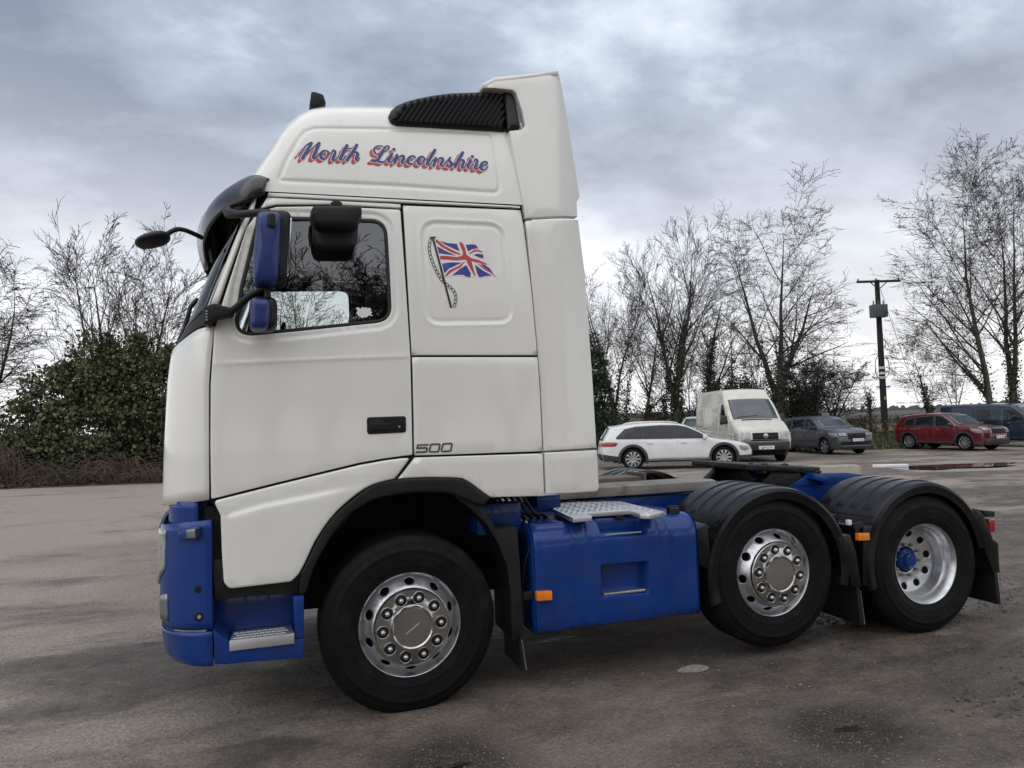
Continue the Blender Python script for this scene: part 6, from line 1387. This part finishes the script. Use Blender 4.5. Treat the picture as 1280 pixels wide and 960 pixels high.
for k, (px, d, py, r) in enumerate([(757, 44, 350, .05), (782, 41, 370, .04), (812, 43, 335, .06), (830, 45, 380, .05), (862, 43, 360, .05), (900, 45, 380, .06), (940, 44, 390, .06), (957, 42, 410, .05), (1002, 45, 400, .05)]):
    bare_tree('thicket_sapling', 'thin bare sapling in the thicket, ' + ['nearest the conifer beside the cab', 'second out from the cab edge', 'third out from the cab edge, tallest of them', 'just left of the two-stemmed ash', 'just right of the two-stemmed ash', 'rising over the rear of the cream van', 'rising over the middle of the van roof', 'rising over the front of the van roof', 'right of the spreading tree above the grey car'][k], T(px, d), HT(px, py, d), r, 200 + k, nb=[11, 6, 4, 2], ang=(20, 50), group='saplings in the thicket behind the cars', bare=.08, ivy=.8 if k % 2 else 0)
RB = 'bare trees behind the camera mirrored in the cab'
src = None
for k, (x, y, s, rz) in enumerate([(-9.5, -17, 1.0, 0), (-5.8, -19, 1.15, 2.1), (-2.6, -17.5, .95, 4.0), (.6, -19, 1.1, 1.0), (3.6, -18, 1.0, 5.2), (6.8, -19, 1.15, 3.1), (10.2, -18, 1.0, .5), (-1., -22, 1.2, 2.6), (4.9, -22.5, 1.2, 4.4), (-7.5, -22, 1.2, 5.5), (2.2, -15.5, .85, 2.2)]):
    if src is None: src = bare_tree('bare_tree', 'bare tree standing behind the camera, seen mirrored in the cab window', (x, y, 0), 11., .2, 97, forks=3, nb=[10, 6, 5, 3], ang=(22, 50), bare=.1, group=RB, rmin=.009); o = src
    else: o = copy_tree(src); o.location = (x, y, 0)
    o.scale = (s, s, s); o.rotation_euler = (0, 0, rz)

# ---- shrubs
clump_shrub('evergreen_shrub', 'large dark evergreen shrub left of the cab, tallest at its middle', 'shrub', T(120, 25), [(0, 0, 1.6, 1.7, 1.3, 1.5), (-1.3, .3, 1.2, 1.3, 1.1, 1.2), (1.2, .2, 2.2, 1.3, 1.1, 1.6), (.2, .4, 3.5, 1.3, 1., 1.3), (-.9, .4, 3.1, 1.1, .9, 1.2), (1.9, .6, 3.3, 1.2, 1., 1.5), (2.3, .4, 1.4, 1.2, 1., 1.3), (.9, .5, 4.2, .9, .8, .9), (-.1, .5, 4.4, .7, .7, .8), (-2.2, .3, 1.9, .9, .8, .9), (-1.7, .4, 3.3, .6, .6, .7), (-2.6, .2, 1.0, 1., .8, .9), (1.3, .5, 4.7, .5, .5, .7), (2.5, .6, 4.3, .6, .6, .6)], 36000, .13, 'laurel_leaf', 5)
clump_shrub('evergreen_shrub', 'lower evergreen shrub at the left picture edge', 'shrub', T(22, 26), [(0, 0, .9, 1.4, 1., .9), (-1.2, .2, 1.3, 1.3, 1., 1.2), (.6, .2, 1.9, .9, .8, .8)], 9000, .13, 'laurel_leaf', 6)
clump_shrub('conifer', 'narrow dark conifer tight against the cab rear edge', 'tree', T(741, 36), [(0, 0, 1, 1., 1., 1.2), (.1, 0, 2.5, .9, .9, 1.2), (0, 0, 3.8, .7, .7, 1.1), (-.1, 0, 4.9, .45, .45, .9)], 12000, .12, 'conifer_leaf', 7)
clump_shrub('evergreen_shrub', 'dark holly behind the van roof', 'shrub', T(922, 38), [(0, 0, 1.4, 1.2, 1., 1.2), (.3, 0, 2.7, .9, .8, .9), (-.5, 0, 2.2, .8, .7, .8)], 7000, .11, 'ivy_leaf', 8)
clump_shrub('evergreen_shrub', 'dark holly filling the gap between van and grey car', 'shrub', T(996, 38.5), [(0, 0, 1.1, 1.1, .9, 1.1), (.7, 0, 1.9, 1., .8, 1.), (-.6, 0, 2.1, .7, .7, .9)], 7000, .11, 'ivy_leaf', 9)
clump_shrub('evergreen_shrub', 'small dark shrub at the foot of the right-hand trees', 'shrub', T(1215, 44), [(0, 0, .6, 1.6, .8, .7), (1.2, 0, .8, 1., .8, .8)], 3500, .11, 'ivy_leaf', 10)
for k, (px, d, w_) in enumerate([(790, 40, 2.6), (850, 41, 2.4), (1075, 40, 1.2), (1140, 41, 1.3)]):
    clump_shrub('undergrowth', ['brown undergrowth filling the thicket left of the ash', 'brown undergrowth at the foot of the ash', 'scrubby brown growth beside the pole foot', 'scrubby brown growth left of the red car'][k], 'shrub', T(px, d), [(0, 0, .5, w_, 1., .7 if k > 1 else 1.3), (w_ * .4, .2, .6 if k > 1 else 1.2, w_ * .5, .8, .5 if k > 1 else 1.2), (-w_ * .5, .1, .5 if k > 1 else 1.1, w_ * .5, .8, .5 if k > 1 else 1.1)], 5000 if k < 2 else 1800, .10, 'dead_leaf' if k != 1 else 'hedge_leaf', 12 + k)
# the wood goes on behind the tractor unit
hid = 'trees and shrubs standing behind the tractor unit'; pool = [o for o in COL.objects if o.get('category') in ('tree', 'shrub') and o.parent is None]
tl_ = [o for o in pool if o.name.startswith('bare_tree') and 'sprea' not in o['label'] and o.location.y > 0]; sh_ = [o for o in pool if o.name.startswith(('evergreen_shrub', 'undergrowth'))]
for k, px in enumerate((285, 340, 470, 520, 575, 615, 650, 690)):
    o = copy_tree(tl_[(k * 3 + 2) % len(tl_)]); o.location = T(px, 30 + k * .9); o.rotation_euler = (0, 0, 1.3 * k + .7); o.scale = (.8, .8, .62); tag(o, 'bare tree standing behind the tractor unit', 'tree', hid)
for k, px in enumerate((270, 330, 390, 450, 510, 560, 610, 655, 700)):
    o = copy_tree(sh_[(k * 2) % len(sh_)]); o.location = T(px, 28.5 + k * .9); o.rotation_euler = (0, 0, 1.9 * k); o.scale = (1., 1., .5); tag(o, 'low shrub standing behind the tractor unit', 'shrub', hid)
# bramble thicket: arching stems
def bramble():
    rs = random.Random(8); S_ = []
    for i in range(1300):
        px = rs.uniform(-60, 235); d = rs.uniform(22.8, 25.2); q = bg_at(px, d); h = rs.uniform(.3, 1.9) * (.62 + .42 * math.sin(px * .045 + 1) + .22 * math.sin(px * .13)) * (1.0 if px < 140 else .55) + .15; az = rs.uniform(0, 6.28); L_ = rs.uniform(.5, 1.3); p = Vector((q.x, q.y, .1))
        e = p + Vector((math.cos(az) * L_, math.sin(az) * L_ * .6, rs.uniform(.1, .7) * h)); m = p + Vector((math.cos(az) * L_ * .35, math.sin(az) * L_ * .2, h)); pr = p
        for k in range(1, 7):
            t = k / 6; c = p * (1 - t) ** 2 + m * 2 * t * (1 - t) + e * t * t; S_.append((*pr, *c, .010, .009)); pr = c
    o = seg_mesh('bramble', S_, 'bramble_stem', None, 3); tag(o, 'tangle of brown bramble stems below the evergreen shrub', 'bramble', kind='stuff')
bramble()
strip('earth_bank', [(-120, 22.2, 30), (0, 22.4, 30), (120, 22.8, 30), (240, 23.6, 30), (420, 26, 32), (600, 29, 38), (760, 32, 42)], 'verge_earth' if 0 else pm('verge_earth', (.055, .045, .034), .95, var=.35, vscale=2, dirt=(.10, .08, .055), dirt_amt=.7, dscale=3, bump=.6, bscale=16), lambda t: .0 + .30 * min(1, t * 2.5), cols=12, rnd=.05, seed=5)
nr = np.random.RandomState(2); C = []
for i in range(4200):
    px = nr.uniform(-80, 260); d = 22.2 + (px + 80) / 340 * 1.4 + abs(nr.normal(0, .9)); q = bg_at(px, d); C.append((q.x, q.y, .02 + .30 * min(1, max(0, (d - 22.4) / 7.5 * 2.5)) + .03))
o = leaves('leaf_litter', np.array(C), .07, 'dead_leaf', None, 3, .5); tag(o, 'fallen brown leaves along the bank under the shrub', 'leaves', kind='stuff')
# grass blades on the right verge
C = []
for i in range(16000):
    px = nr.uniform(985, 1300); d = nr.uniform(33.2, 45) + max(0, px - 1130) * .018; q = bg_at(px, d); t = (d - 33.5) / 12.5; C.append((q.x, q.y, q.z + .42 * math.sin(min(1, max(0, t) * 1.6) * 1.57) - .02))
o = leaves('verge_grass', np.array(C), .17, 'grass_blade', None, 4, .10, 2.2); tag(o, 'rough grass on the verge behind the cars', 'grass', kind='stuff')

# ---- utility pole
pm('creosote', (.022, .020, .018), .85, var=.3, vscale=3, bump=.3, bscale=20, stretch=(3, 3, .3)); pm('galvanised', (.10, .105, .11), .6, metal=.3, var=.15); pm('sign_yellow', (.6, .42, .03), .5)
pd = 44.; pb = bg_at(1105.5, pd); pb.z += .3; ph_ = HT(1095, 353, pd) + .1
pole = empty('utility_pole', pb); tag(pole, 'dark wooden utility pole with crossarm and transformer', 'utility pole')
top = Vector((-.0, 0, ph_)); v, f = tube_vf([(0, 0, -.3), (0, 0, ph_ * .5), (0, 0, ph_)], [.20, .175, .14], 14); mk('post', v, f, 'creosote', pole)
rgt = Vector((_r.x, _r.y, 0)).normalized(); fwd_ = Vector((_f.x, _f.y, 0)).normalized()
R3 = Matrix((rgt, fwd_, Vector((0, 0, 1)))).transposed()
def lp(a, b, c): return rgt * a + fwd_ * b + Vector((0, 0, c))
arm_z = ph_ - .12; bm = bmesh.new(); bm_box(bm, lp(.02, -.17, arm_z), (2.7, .11, .14), .01, R3); frombm('crossarm', bm, 'creosote', pole)
for s in (-1, 1): tube('arm_brace', [lp(s * .55, -.2, arm_z - .02), lp(0, -.18, arm_z - .5)], .03, 'creosote', pole, 6)
for a in (-1.25, -.15, 1.25): v, f = tube_vf([lp(a, -.17, arm_z + .05), lp(a, -.17, arm_z + .13), lp(a, -.17, arm_z + .2)], [.03, .05, .03], 8); mk('insulator', v, f, 'galvanised', pole)
bm = bmesh.new(); bm_box(bm, lp(-.22, -.42, ph_ - 2.0), (.92, .5, .78), .04, R3); tr_ = frombm('transformer', bm, 'galvanised', pole)
for a in (-.5, -.2, .1): v, f = tube_vf([lp(a, -.42, ph_ - 1.62), lp(a, -.42, ph_ - 1.35)], [.05, .03], 8); mk('bushing', v, f, 'galvanised', tr_)
for k, (z, c) in enumerate(((4.05, 'print_white'), (3.72, 'print_white'), (3.45, 'print_white'))):
    v, f = tube_vf([(0, 0, z), (0, 0, z + .14)], .192, 14); mk('pole_band', v, f, c, pole)
bm = bmesh.new(); bm_box(bm, lp(0, -.2, 2.25), (.10, .03, .2), .01, R3); frombm('warning_plate', bm, 'sign_yellow', pole)
bm = bmesh.new(); bm_box(bm, lp(0, -.05, 2.95), (.85, .08, .06), .01, R3); frombm('step_bar', bm, 'creosote', pole)
tube('cable_loop', [lp(-.2, -.15, 5.0), lp(-.45, -.15, 4.5), lp(-.42, -.15, 3.7), lp(-.15, -.15, 3.3)], .025, 'seal_rubber', pole, 5, smooth=4); tube('cable_loop', [lp(.18, -.15, 4.9), lp(.38, -.15, 4.4), lp(.35, -.15, 3.8), lp(.15, -.15, 3.5)], .02, 'seal_rubber', pole, 5, smooth=4)
a_, b_ = pb + lp(.2, 0, ph_ - .6), bg_at(1160, 43.5); b_.z += .3; tube('stay_wire', [a_ - pb, (a_ - pb) * .5 + (b_ - pb) * .5, b_ - pb], .018, 'seal_rubber', pole, 4)
pp = bg_at(1087.5, 43); pp.z += .3; po_ = empty('dead_stump_post', pp); tag(po_, 'short ivy-topped dead post left of the utility pole', 'post'); hh = HT(1087, 497, 43)
v, f = tube_vf([(0, 0, -.2), (.03, 0, hh * .5), (-.04, 0, hh)], [.11, .09, .06], 8); mk('post', v, f, 'bark_dark', po_); nr2 = np.random.RandomState(6); leaves('ivy', nr2.normal(0, 1, (420, 3)) * np.array([.15, .15, .35]) + np.array([0, 0, hh - .35]), .1, 'ivy_leaf', po_, 2, .5)
seg_mesh('branch', [(0, 0, hh * .6, -.25, 0, hh + .6, .03, .02), (-.25, 0, hh + .6, -.55, 0, hh + 2.2, .02, .008)], 'twig', po_, 4)

# ---- small things in the yard
pm('old_concrete', (.36, .335, .28), .9, var=.18, vscale=5, dirt=(.16, .13, .09), dirt_amt=.8, dscale=5, bump=.4, bscale=30); pm('white_stone', (.72, .72, .72), .7, var=.1, bump=.2)
cb = atg(1049, 598.5); bm = bmesh.new(); bm_box(bm, (cb.x, cb.y + .25, cb.z + .15), (1.25, .5, .33), .03, Matrix.Rotation(R_(-28), 3, 'Z'), 3)
for v_ in bm.verts: v_.co += Vector((random.Random(v_.index).uniform(-.012, .012), 0, random.Random(v_.index + 9).uniform(-.012, .012)))
o = frombm('concrete_block', bm, 'old_concrete'); tag(o, 'weathered concrete block on the ground behind the coupling plate', 'block')
for k, (a, b, s) in enumerate(((1121, 583.5, .62), (1099, 584, .36))):
    q = atg(a, b); bm = bmesh.new(); bm_box(bm, (q.x, q.y, q.z + .035), (s, .14, .09), .025, Matrix.Rotation(R_(-30), 3, 'Z'), 3); o = frombm('kerb_stone', bm, 'white_stone'); tag(o, ['longer white kerb stone lying beside the long puddle', 'shorter white kerb stone left of the longer one'][k], 'stone', 'white kerb stones by the puddle')
# pale spill on the asphalt below the fuel tank end
c = at(867, 838, z=0); nr3 = np.random.RandomState(12); ph3 = nr3.rand(5) * 6.28; ring = []
for i in range(60):
    t = i / 60 * 6.283; q = 1 + sum(.10 / (j + 1) * math.sin((j + 2) * t + ph3[j]) for j in range(5)); ring.append((c.x + .105 * q * math.cos(t), c.y + .072 * q * math.sin(t)))
pm('pale_spill', (.27, .25, .235), .85, var=.3, vscale=30, bump=.3, bscale=120)
zz = [float(relief(x, y) * math.exp(-((x - 1) ** 2 + (y + 1) ** 2) / 300.)) + .004 for x, y in ring]
o = mk('pale_patch', [(x, y, z) for (x, y), z in zip(ring, zz)] + [(c.x, c.y, sum(zz) / 60)], [(i, (i + 1) % 60, 60) for i in range(60)], 'pale_spill', None, 0); tag(o, kind='structure')
